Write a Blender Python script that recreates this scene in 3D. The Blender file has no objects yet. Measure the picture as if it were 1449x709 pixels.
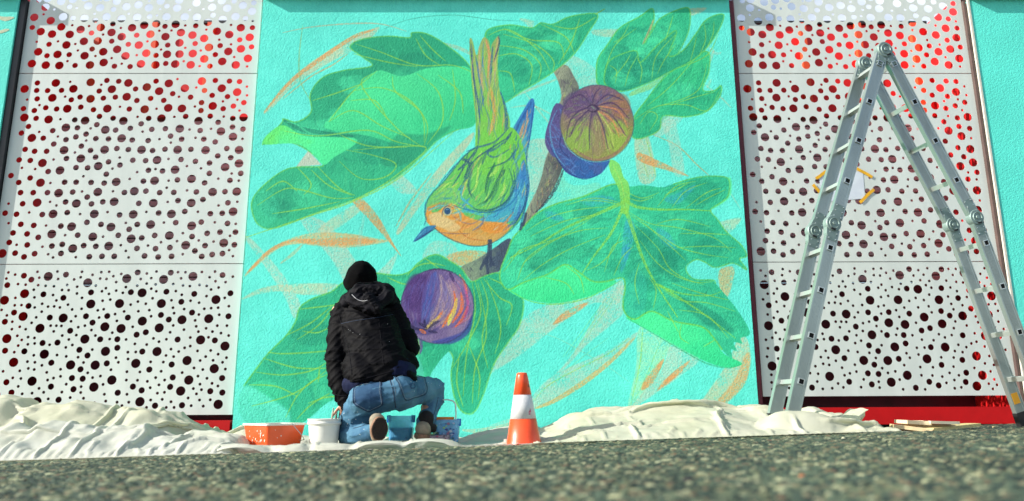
import bpy, bmesh, math, random
import numpy as np
from mathutils import Vector, Matrix, noise
from mathutils.geometry import delaunay_2d_cdt
R = math.radians
random.seed(7); rng = np.random.default_rng(7)
SC = bpy.context.scene
COL = SC.collection

# ------------------------------------------------------------------ camera
F, PITCH, YAW, ROLL = 1040.0, 0.2103204, 0.0113864, -0.0050538     # F in pixels of a 1449 wide picture
EYE = np.array([0.0, 0.0, 0.20])
def ray(px, py):
    X = (px-724.5)/F; Y = -(py-354.5)/F
    cr, sr = math.cos(ROLL), math.sin(ROLL); X, Y = cr*X-sr*Y, sr*X+cr*Y
    cp, sp = math.cos(PITCH), math.sin(PITCH); y = cp-Y*sp; z = sp+Y*cp
    cy, sy = math.cos(YAW), math.sin(YAW)
    return np.array([cy*X+sy*y, -sy*X+cy*y, z])
def at(px, py, y=5.5):                       # point of the photograph on the vertical plane at distance y
    d = ray(px, py); return Vector(EYE + d*(y/d[1]))
def hit(px, py, P0, n):
    d = ray(px, py); t = ((np.array(P0)-EYE)@n)/(d@n); return Vector(EYE+d*t)
cam_d = bpy.data.cameras.new('camera'); cam = bpy.data.objects.new('camera', cam_d); COL.objects.link(cam)
SC.camera = cam
cam_d.sensor_width = 36; cam_d.lens = F/1449*36; cam_d.clip_start = 0.05; cam_d.clip_end = 2000
fw = Vector(ray(724.5, 354.5)).normalized(); rt = (Vector(ray(824.5, 354.5))-Vector(ray(724.5, 354.5))).normalized(); up = rt.cross(fw)
cam.matrix_world = Matrix(((rt.x, up.x, -fw.x, 0), (rt.y, up.y, -fw.y, 0), (rt.z, up.z, -fw.z, 0.20), (0, 0, 0, 1)))
cam_d.dof.use_dof = True; cam_d.dof.focus_distance = 4.9; cam_d.dof.aperture_fstop = 1.2

# ------------------------------------------------------------------ sun, sky, exposure
SUN_AZ, SUN_EL = R(75), R(28.4)              # azimuth measured from the wall's normal towards the left
s_dir = Vector((-math.sin(SUN_AZ)*math.cos(SUN_EL), -math.cos(SUN_AZ)*math.cos(SUN_EL), math.sin(SUN_EL)))
sd = bpy.data.lights.new('sun', 'SUN'); sd.energy = 5.0; sd.angle = R(0.5); sd.color = (1.0, 0.95, 0.86)
sun = bpy.data.objects.new('sun', sd); COL.objects.link(sun)
sun.rotation_euler = s_dir.to_track_quat('Z', 'Y').to_euler()
W = bpy.data.worlds.new('World'); SC.world = W; W.use_nodes = True
nt = W.node_tree; nt.nodes.clear()
wo = nt.nodes.new('ShaderNodeOutputWorld'); bg = nt.nodes.new('ShaderNodeBackground'); sky = nt.nodes.new('ShaderNodeTexSky')
sky.sky_type = 'NISHITA'; sky.sun_disc = False; sky.sun_elevation = SUN_EL
sky.sun_rotation = math.atan2(s_dir.x, s_dir.y)
sky.air_density = 1.0; sky.dust_density = 1.0; sky.ozone_density = 0.4
tc = nt.nodes.new('ShaderNodeTexCoord'); no = nt.nodes.new('ShaderNodeTexNoise'); no.inputs['Scale'].default_value = 2.6
no.inputs['Detail'].default_value = 6; no.inputs['Roughness'].default_value = .55
mp = nt.nodes.new('ShaderNodeMapping'); mp.inputs['Location'].default_value = (0.35, 0.1, 0.0); mp.inputs['Scale'].default_value = (1, 1, 1.6)
rp = nt.nodes.new('ShaderNodeValToRGB'); rp.color_ramp.elements[0].position = .50; rp.color_ramp.elements[1].position = .66
mx = nt.nodes.new('ShaderNodeMix'); mx.data_type = 'RGBA'; mx.inputs[7].default_value = (7.2, 7.6, 7.9, 1)
nt.links.new(tc.outputs['Generated'], mp.inputs['Vector']); nt.links.new(mp.outputs[0], no.inputs['Vector'])
nt.links.new(no.outputs[0], rp.inputs[0]); nt.links.new(rp.outputs[0], mx.inputs[0]); nt.links.new(sky.outputs[0], mx.inputs[6])
nt.links.new(mx.outputs[2], bg.inputs[0]); bg.inputs[1].default_value = 0.12; nt.links.new(bg.outputs[0], wo.inputs[0])
SC.view_settings.view_transform = 'Standard'; SC.view_settings.look = 'None'; SC.view_settings.exposure = 0.60; SC.view_settings.gamma = 1.0

# ------------------------------------------------------------------ helpers
def lin(c):                                   # sRGB 0-255 -> linear
    return tuple(((v/255)/12.92 if v/255 <= .04045 else ((v/255+.055)/1.055)**2.4) for v in c)
def mat(name, col, rough=.6, metal=0, spec=.5, var=0, vscale=8, bump=0, bscale=60, bdist=.004, coat=0, trans=0, detail=4, col2=None, vdet=5, stretch=None):
    m = bpy.data.materials.new(name); m.use_nodes = True; n = m.node_tree; P = n.nodes['Principled BSDF']
    col = tuple(col)+(1,) if len(col) == 3 else col
    P.inputs['Base Color'].default_value = col; P.inputs['Roughness'].default_value = rough; P.inputs['Metallic'].default_value = metal
    P.inputs['Specular IOR Level'].default_value = spec
    if coat: P.inputs['Coat Weight'].default_value = coat; P.inputs['Coat Roughness'].default_value = .15
    if trans: P.inputs['Transmission Weight'].default_value = trans
    t = n.nodes.new('ShaderNodeTexCoord'); src = t.outputs['Object']
    if stretch:
        mp_ = n.nodes.new('ShaderNodeMapping'); mp_.inputs['Scale'].default_value = stretch
        n.links.new(src, mp_.inputs[0]); src = mp_.outputs[0]
    if var or col2:
        a = n.nodes.new('ShaderNodeTexNoise'); a.inputs['Scale'].default_value = vscale; a.inputs['Detail'].default_value = vdet; a.inputs['Roughness'].default_value = .6
        r = n.nodes.new('ShaderNodeValToRGB'); r.color_ramp.elements[0].position = .32; r.color_ramp.elements[1].position = .68
        if col2: c0, c1 = tuple(col2)+(1,), col
        else: c0, c1 = tuple(v*(1-var) for v in col[:3])+(1,), tuple(min(1, v*(1+var*.6)) for v in col[:3])+(1,)
        r.color_ramp.elements[0].color = c0; r.color_ramp.elements[1].color = c1
        n.links.new(src, a.inputs['Vector']); n.links.new(a.outputs[0], r.inputs[0]); n.links.new(r.outputs[0], P.inputs['Base Color'])
    if bump:
        b = n.nodes.new('ShaderNodeTexNoise'); b.inputs['Scale'].default_value = bscale; b.inputs['Detail'].default_value = detail
        bb = n.nodes.new('ShaderNodeBump'); bb.inputs['Strength'].default_value = bump; bb.inputs['Distance'].default_value = bdist
        n.links.new(src, b.inputs['Vector']); n.links.new(b.outputs[0], bb.inputs['Height']); n.links.new(bb.outputs[0], P.inputs['Normal'])
    return m
def setmeta(o, label=None, cat=None, group=None, kind=None):
    if label: o['label'] = label
    if cat: o['category'] = cat
    if group: o['group'] = group
    if kind: o['kind'] = kind
    return o
def empty(name, loc, label=None, cat=None, group=None, rotz=0):
    o = bpy.data.objects.new(name, None); COL.objects.link(o); o.location = loc; o.rotation_euler = (0, 0, rotz); o.empty_display_size = .1
    return setmeta(o, label, cat, group)
def link_mesh(name, me, m, parent=None, smooth=False, world=True):
    o = bpy.data.objects.new(name, me); COL.objects.link(o)
    if m is not None and not me.materials: me.materials.append(m)
    if smooth: me.shade_smooth()
    if parent is not None:
        o.parent = parent
        if world: o.matrix_parent_inverse = parent_world(parent).inverted()
    return o
def parent_world(p):
    M = Matrix.LocRotScale(p.location, p.rotation_euler, p.scale)
    return (parent_world(p.parent) @ p.matrix_parent_inverse @ M) if p.parent else M
def bmobj(name, bm, m, parent=None, smooth=False, bevel=0):
    if bevel:
        bmesh.ops.bevel(bm, geom=[e for e in bm.edges if e.calc_face_angle(0) > .6], offset=bevel, segments=2, profile=.6, affect='EDGES')
    bmesh.ops.recalc_face_normals(bm, faces=bm.faces)
    me = bpy.data.meshes.new(name); bm.to_mesh(me); bm.free()
    return link_mesh(name, me, m, parent, smooth)
def box(bm, lo, hi, M=None):
    vs = [Vector((x, y, z)) for x in (lo[0], hi[0]) for y in (lo[1], hi[1]) for z in (lo[2], hi[2])]
    if M is not None: vs = [M @ v for v in vs]
    v = [bm.verts.new(p) for p in vs]
    for f in ((0, 1, 3, 2), (4, 6, 7, 5), (0, 4, 5, 1), (2, 3, 7, 6), (0, 2, 6, 4), (1, 5, 7, 3)): bm.faces.new([v[i] for i in f])
    return bm
def frame(o, x, y, z):
    x, y, z = Vector(x).normalized(), Vector(y).normalized(), Vector(z).normalized()
    return Matrix(((x.x, y.x, z.x, o[0]), (x.y, y.y, z.y, o[1]), (x.z, y.z, z.z, o[2]), (0, 0, 0, 1)))
def lathe(bm, prof, seg=32, M=None, sq=0):    # prof [(r,z)]
    rings = []
    for r, z in prof:
        ring = []
        for k in range(seg):
            a = 2*math.pi*k/seg; c, s = math.cos(a), math.sin(a)
            if sq:                             # rounded square section
                q = (abs(c)**sq+abs(s)**sq)**(-1/sq); c, s = c*q, s*q
            p = Vector((r*c, r*s, z)); ring.append(bm.verts.new(M @ p if M is not None else p))
        rings.append(ring)
    for a, b in zip(rings, rings[1:]):
        for k in range(seg): bm.faces.new((a[k], a[(k+1) % seg], b[(k+1) % seg], b[k]))
    for ring in (rings[0], rings[-1]):
        try: bm.faces.new(ring)
        except ValueError: pass
    return bm
def tube(bm, pts, r, seg=8, closed=False):
    pts = [Vector(p) for p in pts]; n = len(pts); rings = []; prev = None
    for i, p in enumerate(pts):
        t = (pts[min(i+1, n-1)]-pts[max(i-1, 0)]).normalized()
        if prev is None:
            prev = t.orthogonal().normalized()
        u = (prev-t*prev.dot(t)).normalized(); v = t.cross(u); prev = u
        rr = r[i] if isinstance(r, (list, tuple)) else r
        rings.append([bm.verts.new(p+(u*math.cos(2*math.pi*k/seg)+v*math.sin(2*math.pi*k/seg))*rr) for k in range(seg)])
    for a, b in zip(rings, rings[1:]):
        for k in range(seg): bm.faces.new((a[k], a[(k+1) % seg], b[(k+1) % seg], b[k]))
    bm.faces.new(rings[0]); bm.faces.new(rings[-1])
    return bm
def crom(pts, n=8, closed=False):             # Catmull-Rom through 2D or 3D points
    P = np.array(pts, float); m = len(P); out = []
    rngi = range(m) if closed else range(m-1)
    for i in rngi:
        if closed: a, b, c, d = P[(i-1) % m], P[i], P[(i+1) % m], P[(i+2) % m]
        else: a, b, c, d = P[max(i-1, 0)], P[i], P[i+1], P[min(i+2, m-1)]
        for k in range(n):
            t = k/n
            out.append(.5*((2*b)+(-a+c)*t+(2*a-5*b+4*c-d)*t*t+(-a+3*b-3*c+d)*t**3))
    if not closed: out.append(P[-1])
    return np.array(out)
def smooth01(x): x = np.clip(x, 0, 1); return x*x*(3-2*x)
def hash2(i, j, s=0):
    h = np.sin(i*127.1+j*311.7+s*74.7)*43758.5453; return h-np.floor(h)
def facets(x, y, s, seed):                    # piecewise linear noise: flat triangular creased facets
    x = x/s; y = y/s; sk = (x+y)*.366025; xs, ys = x+sk, y+sk; i, j = np.floor(xs), np.floor(ys); fx, fy = xs-i, ys-j
    a = hash2(i, j, seed); d = hash2(i+1, j+1, seed); b = np.where(fx > fy, hash2(i+1, j, seed), hash2(i, j+1, seed))
    hi, lo = np.maximum(fx, fy), np.minimum(fx, fy)
    return a+(b-a)*hi+(d-b)*lo - .5
def vnoise(x, y, s, seed):
    x = x/s; y = y/s; i, j = np.floor(x), np.floor(y); fx, fy = smooth01(x-i), smooth01(y-j)
    a, b, c, d = hash2(i, j, seed), hash2(i+1, j, seed), hash2(i, j+1, seed), hash2(i+1, j+1, seed)
    return (a*(1-fx)+b*fx)*(1-fy)+(c*(1-fx)+d*fx)*fy-.5
def ground(x, y):
    return .027*np.asarray(x, float) - .036*smooth01((np.asarray(y, float)-4.00)/.28)
def grid_mesh(name, X, Y, Z):
    n, m = X.shape; me = bpy.data.meshes.new(name)
    V = np.stack([X, Y, Z], -1).reshape(-1, 3).astype(np.float32)
    idx = np.arange(n*m).reshape(n, m); q = np.stack([idx[:-1, :-1], idx[:-1, 1:], idx[1:, 1:], idx[1:, :-1]], -1).reshape(-1).astype(np.int32)
    nf = (n-1)*(m-1); me.vertices.add(n*m); me.vertices.foreach_set('co', V.ravel())
    me.loops.add(nf*4); me.loops.foreach_set('vertex_index', q); me.polygons.add(nf)
    me.polygons.foreach_set('loop_start', np.arange(0, nf*4, 4, dtype=np.int32)); me.update(calc_edges=True)
    return me

# ------------------------------------------------------------------ ground
def build_ground():
    rows = np.concatenate([[-60, -20, -6, -2, 0, .5, .8], np.arange(1.0, 2.4, .0042), np.arange(2.4, 3.3, .006), np.arange(3.3, 4.36, .008), np.arange(4.4, 6, .05), [6.5, 8, 12, 25, 60]])
    cols = np.concatenate([[-26, -12, -6, -3, -2, -1.5, -1.2], np.linspace(-1.05, 1.05, 880), [1.2, 1.5, 2, 3, 6, 12, 26]])
    w = np.interp(rows, [0, 1, 5.5, 60], [.9, .9, 4.4, 4.4])
    X = cols[None]*w[:, None]; Y = np.repeat(rows[:, None], len(cols), 1); Z = ground(X, Y)
    H = np.zeros_like(X); C = np.zeros_like(X)
    for s, hgt, sd in ((.022, .0078, 1), (.0125, .0045, 2), (.038, .0075, 3)):     # stones of three sizes, each a rounded cell
        gx, gy = X/s, Y/s; ci, cj = np.floor(gx), np.floor(gy); best = np.full_like(X, 9.); bid = np.zeros_like(X)
        for di in (-1, 0, 1):
            for dj in (-1, 0, 1):
                i, j = ci+di, cj+dj; jx, jy = hash2(i, j, sd), hash2(i, j, sd+9)
                d = (gx-i-jx)**2+(gy-j-jy)**2; m = d < best; best = np.where(m, d, best); bid = np.where(m, hash2(i, j, sd+20), bid)
        keep = (bid > (.0 if sd == 2 else .35 if sd == 1 else .8)); h = np.sqrt(np.clip(1-best/.42, 0, 1))*hgt*(.5+bid)*keep
        C = np.where(h > H, bid*.999+0, C); H = np.maximum(H, h)
    H += vnoise(X, Y, .0047, 5)*.0012+vnoise(X, Y, .4, 8)*.006
    H *= np.clip((6-np.abs(Y))/1.0, 0, 1)
    me = grid_mesh('asphalt_ground', X, Y, Z+H-.004)
    at_ = me.attributes.new('stone', 'FLOAT', 'POINT'); at_.data.foreach_set('value', C.ravel().astype(np.float32))
    m = bpy.data.materials.new('asphalt'); m.use_nodes = True; n = m.node_tree; P = n.nodes['Principled BSDF']; P.inputs['Roughness'].default_value = .8
    P.inputs['Specular IOR Level'].default_value = .35
    a = n.nodes.new('ShaderNodeAttribute'); a.attribute_name = 'stone'
    r = n.nodes.new('ShaderNodeValToRGB'); el = r.color_ramp.elements; r.color_ramp.interpolation = 'LINEAR'
    el[0].position = 0; el[0].color = (.005, .008, .007, 1); el[1].position = 1; el[1].color = (.34, .35, .20, 1)
    for p, c in ((.38, (.013, .023, .020, 1)), (.6, (.033, .054, .040, 1)), (.8, (.060, .092, .062, 1)), (.9, (.14, .16, .085, 1)), (.94, (.13, .07, .045, 1)), (.96, (.25, .28, .18, 1))):
        e = el.new(p); e.color = c
    t = n.nodes.new('ShaderNodeTexCoord'); nn = n.nodes.new('ShaderNodeTexNoise'); nn.inputs['Scale'].default_value = 1.7; nn.inputs['Detail'].default_value = 6
    mm = n.nodes.new('ShaderNodeMix'); mm.data_type = 'RGBA'; mm.blend_type = 'MULTIPLY'; mm.inputs[0].default_value = 1
    r2 = n.nodes.new('ShaderNodeMapRange'); r2.inputs[1].default_value = .3; r2.inputs[2].default_value = .7; r2.inputs[3].default_value = .68; r2.inputs[4].default_value = 1.18
    n.links.new(t.outputs['Object'], nn.inputs[0]); n.links.new(nn.outputs[0], r2.inputs[0]); n.links.new(a.outputs['Fac'], r.inputs[0])
    n.links.new(r.outputs[0], mm.inputs[6]); n.links.new(r2.outputs[0], mm.inputs[7]); n.links.new(mm.outputs[2], P.inputs['Base Color'])
    n3 = n.nodes.new('ShaderNodeTexNoise'); n3.inputs['Scale'].default_value = 260; b = n.nodes.new('ShaderNodeBump'); b.inputs['Strength'].default_value = .6; b.inputs['Distance'].default_value = .002
    n.links.new(t.outputs['Object'], n3.inputs[0]); n.links.new(n3.outputs[0], b.inputs['Height']); n.links.new(b.outputs[0], P.inputs['Normal'])
    o = link_mesh('asphalt_ground', me, m, smooth=True); setmeta(o, kind='structure'); o['label'] = 'rough grey asphalt with coarse stones in front of the wall'
build_ground()
# ------------------------------------------------------------------ mural painter
class Canvas:
    def __init__(s, x0, x1, z0, z1, res, bg):
        s.x0, s.x1, s.z0, s.z1, s.res = x0, x1, z0, z1, res
        s.w, s.h = int((x1-x0)*res), int((z1-z0)*res)
        s.a = np.empty((s.h, s.w, 3), np.float32); s.a[:] = np.array(bg)/255
        g = np.random.default_rng(3)
        s.chalk = s.blur(g.random((s.h, s.w)).astype(np.float32), 1); s.chalk = (s.chalk-.5)*3
        c = s.blur(g.random((s.h//12+2, s.w//12+2)).astype(np.float32), 1); s.cloud = (np.kron(c, np.ones((12, 12), np.float32))[:s.h, :s.w]-.5)
        s.cloud = s.blur(s.cloud, 6)*2.2
    @staticmethod
    def blur(a, n):
        for _ in range(n):
            a = (a+np.roll(a, 1, 0)+np.roll(a, -1, 0)+np.roll(a, 1, 1)+np.roll(a, -1, 1))/5
        return a
    def P(s, pts):                              # photograph pixels -> canvas pixels
        out = []
        for p in pts:
            q = at(p[0], p[1], 5.5); out.append(((q.x-s.x0)*s.res, (s.z1-q.z)*s.res))
        return np.array(out)
    def put(s, X0, Y0, m, col, col2=None, ax=None):
        h, w = m.shape; sub = s.a[Y0:Y0+h, X0:X0+w]
        c = np.array(col, np.float32)/255
        if col2 is not None:
            c2 = np.array(col2, np.float32)/255; a, b = s.P(ax); yy, xx = np.mgrid[Y0:Y0+h, X0:X0+w]; d = b-a
            t = np.clip(((xx-a[0])*d[0]+(yy-a[1])*d[1])/(d@d)+s.cloud[Y0:Y0+h, X0:X0+w]*.5, 0, 1)[..., None]; c = c*(1-t)+c2*t
        sub += m[..., None]*(c-sub)
    def mask(s, q, soft):
        pad = int(soft*3)+3; x0, y0 = max(0, int(q[:, 0].min())-pad), max(0, int(q[:, 1].min())-pad)
        x1, y1 = min(s.w, int(q[:, 0].max())+pad), min(s.h, int(q[:, 1].max())+pad)
        if x1 <= x0 or y1 <= y0: return x0, y0, None
        m = np.zeros((y1-y0, x1-x0), bool); xx = np.arange(x0, x1)+.5
        for (ax, ay), (bx, by) in zip(q, np.roll(q, -1, 0)):
            if ay == by: continue
            lo, hi = (ay, by) if ay < by else (by, ay); r0, r1 = max(y0, math.ceil(lo-.5)), min(y1, math.ceil(hi-.5))
            if r1 <= r0: continue
            ys = np.arange(r0, r1)+.5; xi = ax+(ys-ay)/(by-ay)*(bx-ax)
            m[r0-y0:r1-y0] ^= xx[None] < xi[:, None]
        f = m.astype(np.float32)
        return x0, y0, s.blur(f, max(1, int(soft)))
    def fill(s, pts, col, alpha=1., col2=None, ax=None, soft=1, dry=.0, sm=5):
        q = s.P(crom(pts, sm, True) if sm else pts); x0, y0, m = s.mask(q, soft)
        if m is None: return
        if dry: m = m*np.clip(1-dry*.5+(s.chalk[y0:y0+m.shape[0], x0:x0+m.shape[1]]+s.cloud[y0:y0+m.shape[0], x0:x0+m.shape[1]])*dry*2, 0, 1)
        s.put(x0, y0, m*alpha, col, col2, ax)
    def stroke(s, pts, col, w=2., alpha=1., taper=1, dry=.4, soft=1.2, sm=6):
        """w in photograph pixels; taper: 0 none, 1 both ends, 2 far end"""
        c = crom(pts, sm) if sm else np.array(pts, float); q = s.P(c); n = len(q); k = s.res/187
        W_ = np.array([w*k*.5*(1 if taper == 0 else (.35+.65*math.sin(math.pi*i/(n-1))) if taper == 1 else 1-.75*i/(n-1)) for i in range(n)])
        pad = W_.max()+soft+2; x0, y0 = max(0, int(q[:, 0].min()-pad)), max(0, int(q[:, 1].min()-pad)); x1, y1 = min(s.w, int(q[:, 0].max()+pad)), min(s.h, int(q[:, 1].max()+pad))
        if x1 <= x0 or y1 <= y0: return
        M = np.zeros((y1-y0, x1-x0), np.float32)
        for i in range(n-1):
            a, b = q[i], q[i+1]; lx0, ly0 = max(x0, int(min(a[0], b[0])-pad)), max(y0, int(min(a[1], b[1])-pad)); lx1, ly1 = min(x1, int(max(a[0], b[0])+pad)+1), min(y1, int(max(a[1], b[1])+pad)+1)
            if lx1 <= lx0 or ly1 <= ly0: continue
            yy, xx = np.mgrid[ly0:ly1, lx0:lx1]; d = b-a; L = max(d@d, 1e-6); t = np.clip(((xx-a[0])*d[0]+(yy-a[1])*d[1])/L, 0, 1)
            dist = np.hypot(xx-a[0]-t*d[0], yy-a[1]-t*d[1]); rr = W_[i]+(W_[i+1]-W_[i])*t
            v = np.clip((rr-dist)/soft+.5, 0, 1); sl = M[ly0-y0:ly1-y0, lx0-x0:lx1-x0]; np.maximum(sl, v, out=sl)
        if dry: M = M*np.clip(1-dry*.4+s.chalk[y0:y1, x0:x1]*dry*2, 0, 1)
        s.put(x0, y0, M*alpha, col)
    def hatch(s, poly, col, n, length, ang, w=1.4, alpha=.5, seed=0, spread=.35):   # loose strokes inside a shape
        g = random.Random(seed); q = np.array(poly); lo, hi = q.min(0), q.max(0)
        def inside(x, y):
            c = False
            for (ax, ay), (bx, by) in zip(q, np.roll(q, -1, 0)):
                if (ay > y) != (by > y) and x < (bx-ax)*(y-ay)/(by-ay)+ax: c = not c
            return c
        for _ in range(n*4):
            if n <= 0: break
            x, y = g.uniform(lo[0], hi[0]), g.uniform(lo[1], hi[1]); a = ang+g.gauss(0, spread); L = length*g.uniform(.5, 1.2)
            e = (x+math.cos(a)*L, y+math.sin(a)*L)
            if inside(x, y) and inside(*e):
                b = g.uniform(-.15, .15)*L; mid = ((x+e[0])/2-math.sin(a)*b, (y+e[1])/2+math.cos(a)*b)
                s.stroke([(x, y), mid, e], col, w*g.uniform(.6, 1.3), alpha, sm=3); n -= 1
    def image(s, name, gain):
        im = bpy.data.images.new(name, s.w, s.h, alpha=False); a = np.clip(s.a, 0, 1)
        l = np.where(a <= .04045, a/12.92, ((a+.055)/1.055)**2.4)*gain
        a = np.where(l <= .0031308, l*12.92, 1.055*np.clip(l, 1e-8, 1)**(1/2.4)-.055)
        px = np.ones((s.h, s.w, 4), np.float32); px[..., :3] = np.clip(a, 0, 1)[::-1]; im.pixels.foreach_set(px.ravel()); im.pack()
        return im

AQUA = (100, 238, 221); TAN = (184, 214, 190); TAN2 = (205, 205, 165); ORA = (226, 160, 96); VEIN = (150, 212, 84)
DG = (38, 152, 116); MG = (54, 184, 136); LG = (76, 238, 160)
def paint_mural():
    c = Canvas(-2.06, 1.98, -.2, 3.62, 330, AQUA)
    c.a += (c.cloud*.035)[..., None]
    f, s = c.fill, c.stroke
    def rib(p, col=TAN, a=.75, **k): f(p, col, a, dry=.35, soft=3, **k)
    # -- loose background ribbons
    rib([(373, 160), (405, 120), (440, 88), (490, 58), (537, 38), (512, 64), (460, 92), (415, 122), (388, 150)], TAN2, .8)
    s([(374, 158), (410, 116), (452, 84), (500, 52), (528, 42)], ORA, 7, .85)
    s([(400, 140), (440, 108), (470, 92), (492, 76)], ORA, 2.5, .7)
    s([(400, 46), (440, 38), (500, 33), (540, 34), (575, 44)], (215, 170, 130), 2.2, .7); s([(428, 36), (423, 80), (425, 115), (438, 140)], (150, 190, 120), 2.4, .7)
    s([(540, 42), (580, 27), (640, 21), (700, 28), (760, 30)], (60, 160, 140), 1.6, .7)
    f([(419, 236), (436, 213), (455, 233)], (205, 205, 185), .85, sm=0, soft=2)
    rib([(345, 335), (358, 340), (400, 388), (425, 430), (416, 450), (403, 420), (370, 370)]); rib([(340, 424), (375, 406), (430, 401), (478, 402), (472, 414), (430, 417), (400, 412), (370, 415)], TAN2, .7)
    rib([(425, 312), (452, 310), (482, 338), (527, 412), (502, 422), (470, 368)]); rib([(452, 322), (500, 290), (517, 291), (485, 318), (460, 330)], TAN2, .6)
    rib([(345, 392), (370, 362), (400, 342), (440, 330), (490, 330), (530, 337), (549, 341), (520, 347), (490, 350), (450, 348), (420, 345), (390, 354)], (212, 190, 130), .9)
    s([(420, 340), (460, 342), (500, 341), (530, 341)], ORA, 11, .8); s([(350, 385), (385, 352), (420, 338)], ORA, 5, .8)
    s([(397, 372), (415, 358), (428, 345)], (200, 190, 140), 5, .6)
    f([(498, 284), (511, 280), (535, 306), (557, 345), (568, 363), (545, 336), (520, 308)], ORA, .85, dry=.3, soft=1)
    rib([(562, 325), (588, 282), (628, 228), (668, 188), (664, 204), (622, 256), (588, 300), (566, 330)], TAN2); rib([(545, 243), (566, 246), (590, 270), (570, 274), (555, 262)])
    s([(560, 320), (580, 285), (610, 245)], ORA, 3, .6); rib([(505, 345), (515, 300), (520, 285), (516, 310), (510, 350)], TAN, .4)
    rib([(522, 398), (545, 375), (562, 358), (552, 386), (535, 402)]); rib([(598, 366), (612, 342), (640, 345), (648, 362), (630, 372)], TAN, .6)
    f([(632, 362), (660, 354), (690, 358), (688, 374), (660, 377), (640, 372)], (220, 168, 100), .8, dry=.3, soft=3)
    s([(620, 60), (650, 68), (672, 80)], (190, 190, 150), 6, .6); s([(720, 140), (760, 122), (800, 108)], TAN2, 4, .6); s([(722, 152), (755, 150), (790, 168)], TAN2, 3, .5)
    s([(742, 130), (765, 160), (782, 180)], TAN2, 3, .5); rib([(742, 205), (775, 198), (790, 236), (768, 262), (748, 290), (746, 250)]); rib([(790, 112), (802, 78), (840, 95), (848, 120), (815, 122)], TAN, .6)
    rib([(780, 205), (800, 255), (825, 262), (845, 258), (848, 272), (800, 285), (775, 300)], (140, 225, 180), .5)
    rib([(898, 195), (916, 190), (928, 250), (905, 256)], TAN2, .7); s([(914, 195), (922, 225), (928, 250)], VEIN, 2, .6); s([(906, 215), (912, 235), (918, 252)], VEIN, 1.4, .5)
    f([(903, 216), (925, 224), (975, 249), (940, 240), (905, 228)], ORA, .85, dry=.3); s([(918, 188), (958, 206), (985, 232), (1003, 248)], (205, 160, 100), 2.2, .7)
    rib([(936, 172), (952, 165), (962, 200), (968, 245), (954, 246), (946, 205)], TAN, .6); rib([(922, 180), (950, 160), (968, 164), (948, 184), (930, 194)], TAN, .6)
    rib([(965, 14), (1000, 11), (980, 22)], TAN2, .7); rib([(840, 42), (880, 42), (870, 52), (842, 50)], TAN2, .6); rib([(735, 26), (755, 30), (752, 40), (744, 34)], TAN2, .6)
    s([(1000, 64), (1012, 75), (1020, 74)], TAN, 5, .5); s([(1003, 90), (1010, 70)], TAN2, 4, .5); s([(998, 120), (1020, 138), (1034, 152)], TAN2, 3, .5); s([(1006, 112), (1000, 124)], TAN2, 4, .4)
    rib([(1010, 318), (1048, 308), (1036, 326), (1024, 330)], TAN2, .6); rib([(1018, 382), (1038, 378), (1036, 402), (1026, 424), (1018, 404)], (215, 190, 130), .8)
    s([(1030, 268), (1048, 296)], TAN2, 2, .4)
    # lower ribbons
    rib([(880, 396), (847, 417), (787, 428), (745, 447), (711, 492), (692, 528), (704, 522), (742, 498), (773, 473), (829, 433), (856, 428), (876, 428)])
    f([(782, 459), (800, 440), (832, 427), (822, 438), (800, 452)], ORA, .85, dry=.3)
    rib([(852, 427), (826, 476), (795, 520), (780, 532), (800, 520), (829, 489), (866, 458), (884, 438), (884, 404), (864, 412)])
    for d in (0, 6, 12): s([(872-d, 418), (845-d, 455), (808-d, 505)], VEIN, 1.2, .35)
    rib([(900, 470), (857, 498), (804, 520), (770, 541), (751, 566), (758, 578), (789, 567), (829, 542), (866, 513), (895, 484)])
    s([(897, 478), (862, 512), (825, 541), (785, 566), (758, 577)], (214, 186, 110), 7, .8); s([(890, 478), (860, 500), (812, 524), (775, 545), (755, 566)], VEIN, 1.5, .6)
    s([(860, 478), (815, 512), (780, 548)], (160, 210, 130), 1.2, .4); s([(745, 585), (716, 602), (680, 609), (655, 608)], TAN2, 7, .7); s([(758, 572), (730, 592), (690, 604)], TAN, 8, .5)
    s([(735, 466), (780, 475), (820, 495), (862, 520), (890, 540)], (180, 200, 150), 1.5, .35)
    rib([(906, 462), (950, 480), (944, 500), (920, 540), (900, 574), (888, 576), (900, 520)], (165, 235, 190), .8)
    rib([(952, 487), (990, 506), (962, 532), (928, 556), (895, 577), (905, 560), (935, 525)]); s([(909, 464), (905, 515), (892, 572)], VEIN, 2, .6); s([(935, 480), (915, 530), (897, 566)], VEIN, 1.2, .5); s([(950, 484), (925, 520), (905, 555)], (150, 220, 140), 1.4, .4)
    f([(940, 508), (925, 540), (908, 552), (912, 538), (928, 518)], ORA, .85, dry=.3, soft=2); f([(977, 509), (960, 530), (930, 553), (938, 540), (958, 522)], ORA, .9, dry=.3, soft=2)
    rib([(1046, 476), (1058, 482), (1062, 515), (1047, 550), (1012, 584), (986, 582), (1006, 548), (1030, 512)], TAN2, .75)
    s([(1058, 500), (1046, 540), (1012, 575)], (218, 172, 108), 15, .75, soft=3)
    # -- branch
    BR = [(783, 98), (801, 92), (812, 108), (819, 126), (808, 148), (800, 165), (797, 200), (800, 222), (792, 248), (780, 272), (766, 293), (752, 308), (741, 322), (744, 300), (758, 272), (766, 250), (772, 225), (781, 200), (785, 160), (794, 138), (790, 116)]
    f(BR, (150, 160, 138), 1, (88, 96, 96), [(770, 180), (810, 190)]); c.hatch(BR, (90, 84, 100), 70, 14, 1.5, 2, .55, 1, .7); c.hatch(BR, (196, 164, 120), 30, 10, 1.9, 1.6, .6, 2); c.hatch(BR, (170, 190, 110), 25, 8, 1.9, 1.5, .5, 3)
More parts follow.
